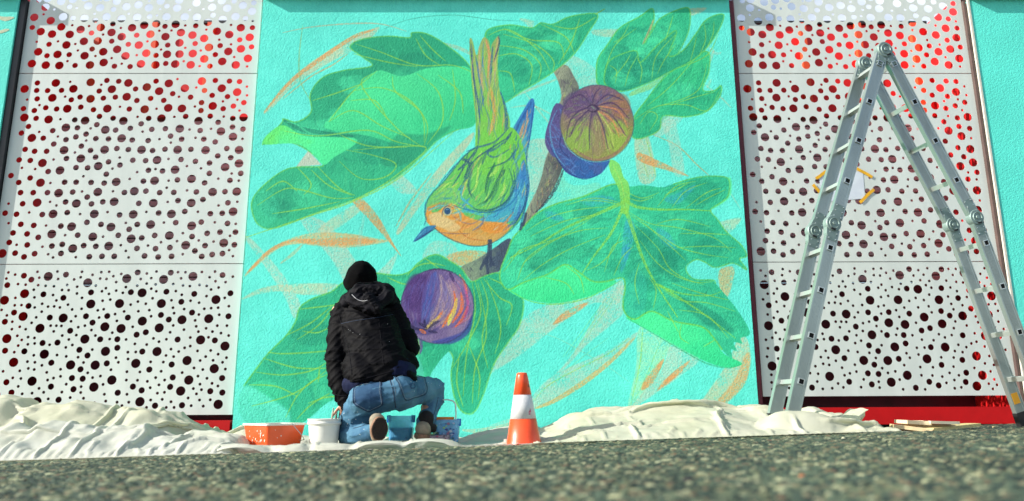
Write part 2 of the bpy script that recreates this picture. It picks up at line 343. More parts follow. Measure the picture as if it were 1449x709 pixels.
    s([(797, 240), (788, 262), (775, 282), (758, 300)], (52, 50, 66), 5, .8, dry=.6)
    BD = [(652, 378), (676, 366), (696, 353), (721, 337), (722, 356), (710, 381), (693, 388), (672, 399), (659, 388)]
    f(BD, (128, 150, 128), 1, (70, 88, 108), [(668, 372), (705, 368)]); c.hatch(BD, (60, 66, 84), 24, 9, 1.2, 1.5, .5, 4)
    # -- leaf helper
    def leaf(p, c1, c2, ax, dark=60, seed=1, edge=True):
        c1, c2 = [tuple(v*.76+w*.24 for v, w in zip(c_, (66, 236, 180))) for c_ in (c1, c2)]
        f(p, c1, 1, c2, ax)
        g = random.Random(seed); q = np.array(p, float); lo, hi = q.min(0), q.max(0); n = int(dark/5)
        for k in range(n*6):                   # soft light and dark clouds of paint
            if n <= 0: break
            x, y = g.uniform(lo[0], hi[0]), g.uniform(lo[1], hi[1]); r = g.uniform(8, 20); el = [(x+r*1.5*math.cos(a), y+r*math.sin(a)) for a in [i*math.pi/4 for i in range(8)]]
            def ins(x, y):
                c_ = False
                for (ax_, ay), (bx, by) in zip(q, np.roll(q, -1, 0)):
                    if (ay > y) != (by > y) and x < (bx-ax_)*(y-ay)/(by-ay)+ax_: c_ = not c_
                return c_
            if all(ins(*e) for e in el): f(el, (26, 138, 112) if k % 3 == 0 else (80, 232, 172), .34, soft=9); n -= 1
        c.hatch(p, (26, 126, 104), dark, 26, seed*1.3, 3.2, .22, seed, .5); c.hatch(p, (96, 226, 160), dark, 22, seed*1.3+.3, 2.6, .2, seed+50, .5)
        if edge: s(list(p)+[p[0]], (112, 205, 92), 2.2, .75, 0)
    def veins(vs, w=2.2, col=VEIN, a=.72):
        for v in vs: s(v, col, w, a, dry=.18)
    # leaf A
    A = [(371, 204), (398, 174), (401, 168), (420, 172), (440, 158), (439, 132), (457, 109), (488, 99), (526, 93), (512, 80), (495, 66), (513, 55), (549, 51), (579, 53), (583, 46), (605, 48), (635, 66), (662, 90), (676, 120), (672, 172), (645, 184), (620, 197), (599, 218), (564, 249), (530, 268), (498, 283), (447, 301), (391, 322), (366, 318), (356, 296), (359, 278), (376, 259), (401, 241), (422, 236), (457, 234), (440, 216), (417, 203), (395, 199)]
    leaf(A, (34, 150, 112), (50, 176, 128), [(430, 110), (440, 300)], 120, 1)
    f([(358, 285), (374, 268), (395, 290), (385, 318), (366, 318)], (70, 214, 168), .5, soft=12, dry=.5)
    f([(533, 100), (568, 108), (602, 97), (640, 94), (668, 102), (674, 172), (640, 185), (604, 206), (570, 206), (520, 192), (480, 186), (458, 178), (478, 155), (499, 130)], (78, 232, 158), 1, (58, 206, 142), [(560, 120), (600, 200)], dry=.1, soft=2)
    f([(560, 192), (600, 190), (640, 178), (600, 212), (575, 232), (540, 232)], (36, 142, 108), .5, soft=10)
    f([(371, 203), (398, 177), (430, 192), (472, 194), (503, 196), (500, 206), (472, 223), (458, 233), (440, 215), (417, 203)], (82, 240, 162), 1, (104, 235, 120), [(440, 200), (375, 200)])
    s([(402, 170), (425, 182), (455, 188), (500, 192)], (24, 116, 100), 8, .6); s([(404, 172), (420, 176), (445, 190), (500, 188)], (80, 226, 160), 2.5, .7)
    veins([[(503, 62), (540, 74), (590, 92), (640, 92), (672, 104)], [(500, 76), (550, 88), (590, 94)], [(588, 54), (602, 78), (622, 92)], [(594, 50), (612, 70), (630, 86)], [(442, 142), (480, 130), (512, 118)], [(533, 100), (500, 128), (480, 152), (465, 172)],
           [(526, 104), (512, 122), (560, 180), (596, 207)], [(555, 108), (560, 130), (596, 160), (600, 200)], [(500, 128), (540, 124), (580, 142), (604, 175), (600, 205)], [(496, 142), (530, 142), (548, 168)], [(465, 172), (500, 156), (540, 178), (580, 195)],
           [(590, 104), (620, 130), (626, 170), (604, 204)], [(640, 98), (644, 140), (636, 170)], [(620, 106), (650, 130), (655, 160)], [(402, 185), (450, 192), (520, 184), (560, 200), (602, 208)], [(420, 236), (440, 260), (430, 275)], [(440, 240), (465, 262), (498, 276)], [(450, 236), (480, 266), (502, 276)],
           [(364, 290), (400, 268), (425, 268), (470, 280), (500, 279)], [(376, 270), (400, 256), (420, 270)], [(480, 228), (510, 252), (545, 250), (560, 232), (530, 220), (490, 212)], [(500, 212), (550, 208), (602, 208), (580, 232), (540, 262), (498, 284)], [(385, 302), (430, 295), (480, 285)], [(480, 190), (520, 206), (575, 208)]])
    s([(340, 338), (400, 318), (447, 302), (498, 285), (564, 252), (640, 188)], VEIN, 2.6, .8)
    # leaf B
    B = [(687, 60), (690, 42), (721, 35), (752, 39), (765, 32), (782, 34), (807, 23), (845, 20), (832, 46), (812, 76), (782, 102), (741, 127), (706, 146), (704, 100)]
    leaf(B, (40, 166, 122), (56, 190, 138), [(820, 30), (720, 120)], 60, 2)
    veins([[(690, 50), (720, 42), (760, 70), (778, 100)], [(712, 40), (750, 56), (790, 60), (798, 84)], [(765, 34), (800, 52), (812, 74)], [(782, 36), (812, 40), (842, 24)], [(700, 80), (730, 76), (752, 92), (748, 120)], [(704, 64), (740, 70), (764, 90), (762, 112)], [(704, 100), (722, 104), (728, 130)], [(712, 48), (756, 62), (782, 84), (782, 100)], [(820, 26), (808, 60), (790, 90)], [(842, 20), (856, 12)]])
    # leaf C
    leaf([(844, 116), (845, 85), (860, 62), (877, 39), (905, 23), (923, 12), (924, 34), (911, 62), (922, 44), (935, 25), (967, 11), (976, 16), (974, 44), (960, 74), (946, 100), (900, 120), (872, 128), (854, 126)], (56, 190, 138), (48, 178, 130), [(860, 110), (950, 20)], 60, 3)
    s([(909, 62), (918, 44), (924, 28)], (196, 170, 120), 3.5, .8)
    leaf([(945, 104), (998, 72), (1003, 100), (994, 126), (1010, 128), (1020, 121), (1018, 136), (1000, 157), (970, 165), (938, 164), (932, 184), (905, 196), (893, 190), (897, 165), (915, 140), (930, 120)], (58, 196, 130), (44, 170, 122), [(960, 90), (1000, 160)], 50, 4)
    f([(896, 128), (920, 118), (940, 106), (924, 124), (905, 132), (890, 136)], (150, 214, 130), .8, dry=.3)
    leaf([(855, 104), (862, 86), (880, 76), (900, 72), (906, 88), (930, 64), (957, 43), (946, 78), (965, 72), (984, 48), (1000, 27), (1024, 21), (1010, 54), (984, 82), (950, 100), (915, 118), (880, 129), (857, 120)], (34, 144, 112), (44, 160, 118), [(860, 110), (1000, 30)], 60, 5)
    veins([[(866, 112), (884, 90), (892, 76)], [(862, 92), (872, 100), (870, 118)], [(884, 122), (890, 100), (902, 78)], [(905, 118), (908, 98), (902, 82)], [(922, 112), (928, 80), (956, 48)], [(930, 104), (940, 84), (956, 62)], [(976, 88), (982, 66), (985, 52)], [(988, 80), (998, 56), (996, 34)], [(998, 70), (1008, 50), (1010, 30)], [(960, 96), (1000, 78), (1016, 48)],
           [(896, 170), (930, 150), (970, 148), (1000, 156), (1018, 128)], [(915, 150), (950, 120), (985, 80)], [(930, 150), (965, 140), (990, 124), (1000, 90)], [(905, 175), (918, 158), (930, 165), (918, 186)], [(950, 148), (980, 138), (1010, 130)], [(868, 60), (880, 52), (890, 34)], [(940, 60), (948, 36), (952, 22)], [(855, 100), (870, 64), (900, 40)]], 1.5)
    # leaf E+F (behind the painter)
    E = [(346, 544), (362, 522), (379, 500), (405, 474), (418, 454), (424, 435), (440, 423), (469, 412), (486, 399), (520, 386), (560, 389), (579, 384), (589, 374), (605, 363), (619, 360), (633, 367), (653, 380), (666, 398), (686, 390), (706, 386), (722, 400), (740, 424), (735, 459), (720, 482), (699, 514), (683, 559), (670, 583), (654, 582), (643, 562), (638, 530), (641, 507), (636, 497), (625, 507), (612, 525), (600, 545), (560, 560), (500, 560), (466, 568), (437, 592), (420, 600), (380, 604), (352, 600), (336, 575)]
    leaf(E, (38, 160, 120), (46, 176, 138), [(500, 400), (420, 560)], 150, 6, False); s([E[0]]+E[0:32], (112, 205, 92), 2.4, .75, 0)
    f([(325, 560), (350, 545), (385, 565), (410, 585), (400, 612), (350, 612), (322, 600)], (104, 236, 214), .8, soft=14, dry=.15)
    veins([[(424, 437), (450, 434), (480, 430)], [(420, 480), (450, 460), (470, 436), (484, 420)], [(379, 498), (400, 500), (440, 498), (480, 494)], [(372, 506), (420, 520), (470, 520)], [(362, 526), (400, 530), (440, 524), (466, 510)], [(352, 544), (390, 546), (420, 560)], [(356, 574), (400, 562), (430, 548), (466, 520)], [(404, 590), (420, 560), (440, 540), (466, 528)], [(420, 592), (440, 572), (466, 556)], [(428, 468), (450, 470), (470, 460)], [(450, 540), (452, 520)], [(436, 570), (460, 562), (480, 560)], [(405, 474), (440, 456), (470, 432)],
           [(672, 396), (680, 440), (664, 480), (640, 520)], [(680, 396), (690, 430), (682, 480), (690, 520)], [(684, 394), (706, 420), (724, 432), (716, 460)], [(690, 392), (715, 404), (735, 420)], [(688, 394), (704, 440), (708, 470), (700, 500)], [(668, 400), (672, 440), (660, 500), (655, 560)], [(676, 400), (688, 470), (672, 520), (668, 570)], [(650, 500), (646, 540), (655, 575)], [(664, 490), (678, 530), (676, 565)], [(575, 390), (590, 376), (610, 372), (630, 376)], [(548, 392), (566, 400), (576, 402)], [(600, 364), (622, 380)], [(640, 470), (654, 440), (660, 420)]])
    f([(574, 500), (590, 500), (600, 530), (596, 548), (584, 545)], (96, 220, 200), .5, soft=3)
    for k, cc in enumerate(((96, 90, 150), (150, 220, 110), (96, 80, 150))): s([(572+k*4, 470), (584+k*4, 476), (592+k*2, 488), (590+k*2, 500)], cc, 5, .85)
    # leaf D
    D = [(885, 262), (864, 261), (824, 278), (787, 288), (759, 302), (737, 324), (725, 337), (718, 355), (708, 381), (708, 397), (719, 409), (743, 398), (774, 388), (799, 374), (818, 384), (837, 397), (855, 398), (880, 393), (884, 406), (881, 431), (886, 445), (899, 451), (922, 440), (953, 454), (993, 462), (1009, 477), (1021, 494), (1036, 508), (1034, 494), (1042, 496), (1038, 484), (1050, 486), (1048, 478), (1060, 474), (1058, 462), (1040, 434), (1012, 400), (1008, 396), (984, 395), (973, 387), (971, 376), (984, 367), (996, 370), (1012, 378), (1037, 372), (1056, 381), (1046, 366), (1056, 362), (1049, 347), (1027, 327), (1015, 310), (1005, 297), (1020, 286), (1030, 276), (1031, 254), (1015, 249), (984, 251), (953, 260), (937, 265), (910, 262), (892, 264)]
    f([(719, 408), (743, 397), (774, 387), (799, 373), (818, 383), (837, 396), (872, 397), (850, 412), (820, 423), (784, 429), (748, 424), (730, 418)], LG, 1, (60, 226, 150), [(790, 380), (800, 425)]); s([(719, 409), (748, 425), (784, 430), (822, 424), (850, 412), (880, 395)], (120, 215, 80), 2, .8)
    f([(886, 448), (920, 438), (953, 452), (993, 460), (1010, 476), (1024, 500), (1050, 514), (1030, 520), (1000, 512), (965, 494), (930, 474), (904, 460)], LG, 1, (56, 220, 150), [(960, 460), (990, 512)]); s([(888, 450), (930, 475), (966, 496), (1000, 514), (1030, 520), (1050, 514)], (56, 180, 120), 2, .8)
    f([(1006, 296), (1022, 288), (1034, 276), (1034, 252), (1024, 256), (1014, 282)], (96, 240, 170), .9)
    leaf(D, (48, 180, 138), (58, 202, 152), [(1020, 300), (760, 380)], 200, 7, False)
    for bl in ([(886, 310), (898, 320), (893, 352), (884, 372), (880, 350)], [(930, 322), (948, 332), (958, 352), (946, 350), (932, 338)], [(768, 300), (785, 300), (800, 312), (780, 310)], [(880, 352), (892, 346), (886, 372), (878, 386)], [(820, 284), (850, 276), (870, 282), (840, 292)], [(940, 282), (965, 270), (985, 262), (960, 288)]):
        f(bl, (58, 168, 206), .55, soft=5, dry=.5)
    f([(884, 405), (900, 380), (915, 400), (910, 440), (888, 445)], (60, 200, 176), .35, soft=12); f([(900, 320), (950, 350), (960, 400), (920, 370)], (28, 136, 110), .4, soft=14); f([(740, 350), (800, 330), (850, 360), (800, 368), (760, 384)], (32, 146, 112), .35, soft=14); f([(960, 420), (1010, 440), (1040, 470), (1000, 460)], (26, 132, 110), .5, soft=12)
    s([D[i] for i in range(0, 27)], (120, 205, 84), 2.4, .8, 0); s([D[i] for i in range(36, 58)], (110, 200, 90), 2.2, .7, 0)
    f([(862, 226), (876, 232), (882, 250), (890, 262), (890, 298), (879, 300), (876, 270), (864, 244)], (132, 220, 100), .95, dry=.1); s([(866, 232), (880, 262), (884, 300)], (180, 228, 110), 2, .6)
    s([(884, 282), (900, 292), (930, 296), (970, 296), (1006, 298)], (134, 216, 88), 5.5, .9, 2); s([(885, 296), (900, 340), (912, 372), (930, 405), (958, 448)], (138, 216, 88), 6, .9, 2); s([(882, 286), (850, 300), (800, 322), (760, 346), (722, 364)], (134, 214, 90), 5.5, .9, 2); s([(880, 296), (864, 330), (840, 362), (824, 386)], (140, 216, 90), 5, .9, 2)
    s([(930, 402), (960, 414), (1000, 418), (1020, 412)], (134, 214, 88), 3.5, .8, 2); s([(934, 404), (990, 440), (1040, 478)], (134, 214, 88), 4, .85, 2)
    veins([[(890, 300), (920, 316), (960, 322), (1010, 336), (1035, 356)], [(892, 304), (930, 330), (962, 350), (1000, 360), (1030, 364)], [(930, 316), (960, 310), (1004, 320)], [(896, 316), (930, 350), (948, 380), (980, 398), (1008, 398)], [(900, 306), (945, 345), (970, 368)], [(962, 330), (1000, 330), (1030, 332)], [(905, 340), (930, 372), (960, 392), (996, 402)], [(958, 350), (1000, 348), (1040, 350)], [(885, 278), (905, 284), (925, 278)], [(884, 270), (908, 280), (932, 272)], [(930, 292), (955, 264), (984, 256)], [(950, 294), (970, 270), (1000, 258)], [(970, 294), (1000, 272), (1020, 266)], [(984, 290), (1005, 278), (1026, 268)], [(940, 276), (960, 266), (975, 258)],
           [(880, 290), (850, 284), (822, 284)], [(876, 286), (840, 280), (800, 290)], [(862, 292), (820, 296), (780, 306), (745, 326)], [(850, 302), (800, 312), (750, 334)], [(840, 306), (790, 336), (740, 352), (716, 372)], [(860, 322), (820, 326), (780, 342), (740, 372)], [(856, 332), (810, 350), (770, 372), (740, 396)], [(780, 340), (745, 366), (732, 396)], [(712, 384), (730, 360), (736, 352)], [(878, 330), (868, 352), (850, 372), (830, 382)], [(896, 348), (880, 364), (868, 390)], [(904, 372), (898, 400), (904, 430)], [(918, 392), (928, 410), (924, 436)], [(882, 340), (866, 350), (855, 384)], [(960, 438), (1000, 446), (1030, 478)], [(950, 400), (990, 414), (1030, 424)], [(938, 410), (965, 425), (1000, 428), (1040, 440)], [(944, 440), (960, 470)], [(964, 458), (962, 476), (975, 486)], [(1012, 480), (995, 490)], [(770, 392), (800, 400), (812, 416)], [(800, 376), (820, 392), (826, 414)]], 1.6)
    # -- figs
    def ell(cx, cy, rx, ry, n=28, a0=0): return [(cx+rx*math.cos(2*math.pi*k/n+a0), cy+ry*math.sin(2*math.pi*k/n+a0)) for k in range(n)]
    Bf = [(792, 146), (776, 174), (771, 200), (779, 218), (790, 226), (800, 243), (820, 252), (842, 250), (857, 238), (862, 222), (840, 200)]
    f(Bf, (48, 104, 172), 1, (92, 86, 140), [(840, 250), (800, 190)]); c.hatch(Bf, (96, 150, 214), 40, 16, .6, 2, .5, 9); c.hatch(Bf, (80, 66, 120), 20, 16, .8, 2.4, .35, 10); s([(773, 190), (782, 214), (800, 240), (826, 253), (852, 244)], (34, 60, 130), 2, .7)
    s([(788, 155), (778, 180), (784, 214), (800, 236)], (90, 190, 230), 2.5, .6); s([(798, 178), (792, 206), (806, 224)], (34, 50, 110), 2.2, .6)
    f1 = ell(844.5, 174, 52, 54); f(f1, (126, 104, 118), 1, (146, 152, 84), [(830, 130), (850, 215)], soft=2)
    f(ell(822, 150, 26, 22), (92, 70, 124), .6, soft=10); f(ell(820, 196, 22, 20), (142, 186, 84), .75, soft=8); f(ell(872, 192, 16, 22), (150, 192, 80), .7, soft=7); f(ell(846, 196, 10, 26), (150, 130, 110), .5, soft=6); f(ell(878, 150, 14, 18), (168, 120, 92), .6, soft=7)
    g = random.Random(31)
    def pick(t, L):
        for k, cols in L:
            if t < k: return g.choice(cols)
        return g.choice(L[-1][1])
    for k in range(330):                       # strokes that follow the fruit from eye to rim
        th = g.uniform(0, 2*math.pi); t0 = g.uniform(.12, .78); t1 = t0+g.uniform(.12, .28); d = math.degrees(th) % 360
        col = pick(d, [(30, [(176, 124, 110), (150, 160, 96), (206, 152, 110), (120, 84, 118)]), (75, [(150, 186, 92), (176, 170, 110), (112, 100, 96), (190, 130, 110)]), (125, [(160, 156, 112), (122, 104, 110), (156, 190, 96)]), (185, [(146, 190, 90), (112, 130, 92), (120, 96, 120), (164, 150, 120)]), (240, [(98, 84, 130), (130, 106, 134), (120, 140, 110)]), (320, [(96, 76, 124), (128, 98, 134), (150, 120, 130), (86, 92, 140)]), (361, [(150, 104, 120), (190, 136, 112), (110, 84, 120)])])
        def Q(t): ex, ey = 844.5+52*math.cos(th), 174+54*math.sin(th); q = math.sin(math.pi*min(t, 1))*6*math.copysign(1, math.cos(th)); return (840+(ex-840)*t, 152+(ey-152)*t-abs(q)*.5)
        if t1 < .97: s([Q(t0), Q((t0+t1)/2), Q(t1)], col, g.uniform(1.6, 3.8), .5, sm=3)
    for v in ([(837, 152), (820, 156), (806, 172), (800, 200)], [(834, 154), (816, 172), (806, 194)], [(838, 156), (834, 180), (834, 212)], [(842, 156), (852, 176), (860, 210)], [(842, 152), (866, 164), (884, 190)], [(842, 150), (868, 146), (890, 168)], [(842, 148), (860, 134), (882, 142)], [(836, 148), (822, 134), (806, 140)], [(838, 146), (842, 132), (850, 124)]):
        s(v, (70, 54, 96), 2.6, .7)
    for v in ([(844, 156), (866, 170), (876, 194)], [(846, 150), (874, 156), (888, 180)]): s(v, (228, 150, 96), 3, .7)
    s([(846, 158), (862, 182), (868, 206)], (196, 214, 110), 2.6, .7); s([(812, 210), (840, 226), (872, 216), (892, 190)], (150, 100, 110), 5, .6); s(f1+[f1[0]], (70, 80, 110), 1.6, .6, 0)
    s([(795, 190), (806, 212), (830, 227), (862, 226), (888, 206)], (120, 220, 190), 1.6, .7)
    s([(830, 152), (838, 148), (846, 153), (840, 158), (832, 156)], (50, 40, 70), 3, .8); s([(836, 150), (842, 154)], (140, 190, 150), 2, .7)
    f2 = ell(618.5, 433, 51.5, 52.5); f(f2, (96, 80, 138), 1, (136, 120, 160), [(580, 400), (660, 450)], soft=2)
    f(ell(592, 415, 20, 28), (80, 54, 120), .7, soft=9); f([(606, 395), (618, 385), (612, 420), (606, 455), (596, 450), (600, 420)], (74, 96, 176), .8, soft=5); f(ell(640, 430, 20, 36), (150, 128, 160), .5, soft=9); f(ell(600, 462, 20, 12), (60, 56, 116), .6, soft=6); f([(630, 478), (655, 468), (668, 445), (664, 470), (640, 486), (610, 484)], (60, 74, 156), .8, soft=5)
    for k in range(330):
        u_ = g.uniform(-1, 1); t0 = g.uniform(.0, .8); t1 = t0+g.uniform(.12, .3)
        if t1 > .98: continue
        col = pick(u_, [(-.45, [(76, 52, 112), (96, 68, 134), (88, 80, 150)]), (-.1, [(80, 92, 158), (96, 76, 142), (112, 112, 172)]), (.3, [(150, 134, 160), (120, 116, 170), (184, 158, 150), (104, 86, 146)]), (.62, [(176, 140, 150), (190, 160, 140), (130, 100, 150), (150, 120, 170)]), (2, [(110, 96, 160), (150, 90, 130), (90, 84, 150), (176, 120, 140)])])
        def Q(t): q = math.sin(math.pi*(.10+.82*t))**.75*51*u_; return (603+(620-603)*t+8*math.sin(math.pi*t)+q*.98+5*math.sin(math.pi*t), 466+(384-466)*t+q*.22)
        p_ = [Q(t0), Q((t0+t1)/2), Q(t1)]
        if all(((x-618.5)/50)**2+((y-433)/51)**2 < 1 for x, y in p_): s(p_, col, g.uniform(1.6, 3.6), .55, sm=3)
    for v, cc, w_ in (([(642, 412), (644, 432), (632, 452), (626, 462)], (244, 120, 50), 5), ([(652, 414), (653, 436), (640, 456)], (240, 110, 60), 5), ([(646, 422), (642, 440), (634, 458)], (226, 214, 90), 6), ([(638, 444), (634, 460)], (220, 224, 100), 5), ([(661, 432), (656, 448), (644, 462)], (240, 104, 60), 4.5), ([(626, 440), (618, 452)], (240, 120, 60), 4), ([(622, 446), (608, 460), (602, 464)], (220, 196, 90), 6), ([(650, 388), (658, 402), (661, 424)], (238, 120, 70), 3.4), ([(656, 402), (662, 430), (656, 452)], (190, 84, 150), 4), ([(636, 385), (642, 398)], (60, 40, 90), 5), ([(600, 384), (620, 380), (645, 386)], (56, 36, 80), 2.6)):
        s(v, cc, w_, .85, dry=.5)
    for v in ([(604, 464), (592, 456)], [(604, 466), (586, 464), (576, 452)], [(606, 464), (616, 456), (622, 454)], [(606, 468), (618, 470)], [(602, 462), (600, 452)]): s(v, (44, 40, 78), 4, .85)
    s([(594, 466), (602, 471)], (226, 120, 70), 5, .85); s(f2+[f2[0]], (64, 50, 104), 1.8, .6, 0)
    # -- bird
    GR = (116, 206, 84)
    wing2 = [(716, 215), (724, 186), (736, 164), (750, 141), (756, 143), (755, 165), (750, 195), (746, 225), (748, 262), (742, 296), (728, 270)]
    f(wing2, (84, 176, 190), 1, (58, 128, 196), [(730, 200), (752, 160)]); s([(722, 200), (736, 172), (752, 144)], (40, 84, 150), 3.4, .8); s([(742, 170), (734, 196), (720, 222)], (232, 160, 96), 5, .8); s([(746, 156), (744, 180), (738, 200)], (226, 158, 110), 3.4, .8); s([(755, 146), (750, 190), (744, 226), (748, 262), (742, 296), (736, 318)], (34, 78, 150), 3, .8); s([(740, 190), (734, 210), (724, 232)], (150, 226, 110), 3, .7)
    tail = [(664, 60), (668, 56), (674, 78), (678, 66), (684, 53), (692, 58), (694, 72), (696, 62), (705, 51), (707, 62), (704, 95), (707, 128), (716, 152), (722, 178), (712, 196), (695, 208), (674, 212), (673, 170), (667, 112)]
    f(tail, GR, 1, (150, 180, 110), [(690, 200), (690, 60)])
    for v, cc, w_ in (([(667, 62), (670, 110), (678, 160), (676, 204)], (60, 90, 150), 3.2), ([(673, 80), (680, 120), (684, 150)], (60, 110, 170), 4), ([(678, 66), (679, 100), (684, 128)], (206, 170, 130), 4), ([(687, 56), (692, 76), (690, 110)], (230, 150, 110), 4.6), ([(684, 60), (683, 90), (690, 130)], (70, 150, 190), 2), ([(697, 66), (694, 100), (692, 124)], (56, 96, 150), 4), ([(704, 54), (700, 90), (700, 120)], (206, 176, 120), 4), ([(694, 124), (700, 160), (692, 190)], (232, 156, 90), 7), ([(708, 130), (716, 160), (714, 190), (700, 205)], (50, 100, 150), 5), ([(668, 110), (674, 150), (680, 190)], (180, 220, 120), 2), ([(704, 128), (704, 160), (700, 186)], (200, 210, 110), 2), ([(664, 58), (670, 110), (674, 160)], (40, 80, 130), 1.6), ([(705, 50), (706, 62), (698, 88)], (50, 60, 120), 2.4)):
        s(v, cc, w_, .85)
    body = [(676, 206), (656, 221), (641, 240), (626, 258), (612, 272), (603, 286), (601, 300), (604, 312), (614, 322), (630, 334), (650, 343), (670, 348), (692, 345), (716, 331), (736, 310), (743, 290), (746, 260), (744, 225), (736, 195), (722, 180), (702, 196)]
    f(body, GR, 1, (100, 196, 110), [(680, 210), (650, 300)])
    f([(742, 226), (747, 262), (742, 292), (730, 310), (700, 318), (676, 312), (700, 300), (722, 276), (734, 244)], (72, 176, 206), .95, (60, 130, 200), [(700, 300), (746, 240)], soft=3)
    f([(604, 314), (616, 324), (634, 337), (652, 344), (672, 348), (694, 345), (714, 332), (722, 318), (700, 314), (680, 312), (660, 306), (650, 294), (638, 286), (630, 290), (618, 300), (610, 298), (622, 282), (606, 290), (602, 302)], (230, 160, 76), .95, (206, 164, 92), [(640, 300), (700, 340)], soft=2)
    f([(606, 304), (622, 300), (634, 308), (640, 318), (622, 322), (610, 316)], (216, 190, 124), .7, soft=4); f(ell(700, 322, 20, 8), (236, 150, 60), .7, soft=5); f(ell(665, 338, 26, 7), (214, 170, 100), .6, soft=5)
    s([(602, 300), (604, 288), (618, 284), (632, 280)], (70, 190, 210), 6, .8); s([(640, 302), (662, 298), (690, 304), (706, 300)], (72, 186, 214), 6, .8); s([(606, 296), (622, 288), (636, 284)], (236, 140, 60), 5, .85); s([(648, 296), (656, 310), (640, 318)], (236, 150, 70), 4, .7)
    blk = (44, 84, 134)
    for v, cc, w_ in (([(655, 224), (668, 232), (660, 252), (650, 268)], blk, 6), ([(676, 208), (664, 226), (648, 240)], blk, 5), ([(700, 206), (688, 216), (682, 232)], (60, 110, 120), 4), ([(722, 192), (704, 208), (690, 216), (700, 222), (722, 210)], (50, 100, 150), 3.4), ([(724, 186), (712, 204)], blk, 4), ([(660, 214), (676, 208), (700, 200), (720, 180)], (50, 90, 150), 3), ([(712, 232), (704, 262), (694, 280), (676, 290)], (60, 130, 100), 5), ([(720, 238), (726, 262), (718, 284), (700, 298), (676, 300)], (50, 120, 110), 4), ([(700, 230), (690, 262), (688, 278)], (60, 140, 90), 5), ([(724, 216), (732, 240), (728, 268)], (54, 120, 170), 4), ([(668, 240), (664, 266), (672, 280)], (70, 150, 110), 4), ([(640, 244), (634, 262), (622, 270)], (90, 190, 90), 3), ([(676, 236), (674, 260), (664, 276)], (190, 226, 110), 4), ([(710, 216), (702, 240), (690, 250)], (176, 226, 110), 5), ([(716, 262), (704, 284), (684, 292)], (190, 220, 130), 4), ([(652, 262), (644, 280), (656, 292)], (66, 150, 206), 4), ([(664, 280), (656, 292), (670, 300)], (60, 150, 210), 5), ([(650, 288), (640, 268)], (214, 160, 110), 3), ([(660, 254), (652, 280)], (214, 170, 110), 3), ([(682, 222), (676, 236)], (90, 120, 110), 4), ([(636, 300), (650, 312), (668, 316), (684, 306)], (150, 130, 130), 2.4), ([(726, 300), (712, 318), (700, 330)], (200, 130, 70), 4), ([(736, 290), (730, 310), (712, 326)], (60, 110, 180), 5), ([(726, 232), (736, 220), (742, 208)], (70, 170, 200), 4), ([(690, 280), (700, 288), (716, 276)], (116, 214, 96), 6), ([(706, 252), (714, 240)], (50, 96, 90), 5), ([(620, 262), (640, 238), (664, 214)], (40, 90, 130), 2), ([(642, 318), (662, 336), (688, 340)], (190, 120, 60), 2)):
        s(v, cc, w_, .8)
    def inb(P_, x, y):
        r_ = False
        for (ax_, ay), (bx, by) in zip(P_, P_[1:]+P_[:1]):
            if (ay > y) != (by > y) and x < (bx-ax_)*(y-ay)/(by-ay)+ax_: r_ = not r_
        return r_
    def feathers(P_, n, colf, angf, wd=(1.2, 2.8), ln=(9, 22), al=.6):
        xs_, ys_ = [p[0] for p in P_], [p[1] for p in P_]; m_ = 0; tries = 0
        while m_ < n and tries < n*8:
            tries += 1; x, y = g.uniform(min(xs_), max(xs_)), g.uniform(min(ys_), max(ys_)); a_ = angf(x, y)+g.gauss(0, .13); L = g.uniform(*ln); e = (x+math.cos(a_)*L, y+math.sin(a_)*L); cv = g.uniform(-.16, .16)*L
            if inb(P_, x, y) and inb(P_, *e): s([(x, y), ((x+e[0])/2-math.sin(a_)*cv, (y+e[1])/2+math.cos(a_)*cv), e], colf(x, y), g.uniform(*wd), al, sm=3, dry=.3); m_ += 1
    def ang(x, y):
        if x > 728: return 1.75
        return 2.0+(700-x)*.006 if y < 285 else 2.75-(x-640)*.004
    def bcol(x, y):
        if y > 296+(.12*(x-640) if x < 700 else 7) and x < 728: return g.choice(((236, 158, 84), (214, 168, 100), (240, 180, 110), (196, 122, 66), (226, 150, 60), (206, 190, 150)))
        if x > 722 or (x > 700 and y > 262): return g.choice(((60, 150, 206), (84, 190, 214), (50, 104, 170), (110, 210, 210), (70, 140, 190)))
        if x < 645 and y > 262: return g.choice(((70, 180, 206), (130, 214, 120), (60, 130, 170), (226, 160, 96)))
        return g.choice(((170, 228, 92), (120, 206, 84), (196, 232, 120), (84, 176, 92), (60, 130, 120), (96, 190, 150), (204, 180, 120), (140, 214, 90)))
    feathers(body, 210, bcol, ang)
    feathers(tail, 70, lambda x, y: g.choice(((176, 210, 110), (130, 200, 96), (214, 168, 120), (60, 110, 160), (80, 150, 160), (232, 160, 104), (190, 196, 130))), lambda x, y: 1.62, (1.0, 2.2), (16, 40), .55)
    feathers(wing2, 40, lambda x, y: g.choice(((60, 140, 200), (90, 190, 210), (50, 100, 170), (230, 170, 110), (140, 210, 130))), lambda x, y: 1.9, (1.2, 2.4), (8, 18), .6)
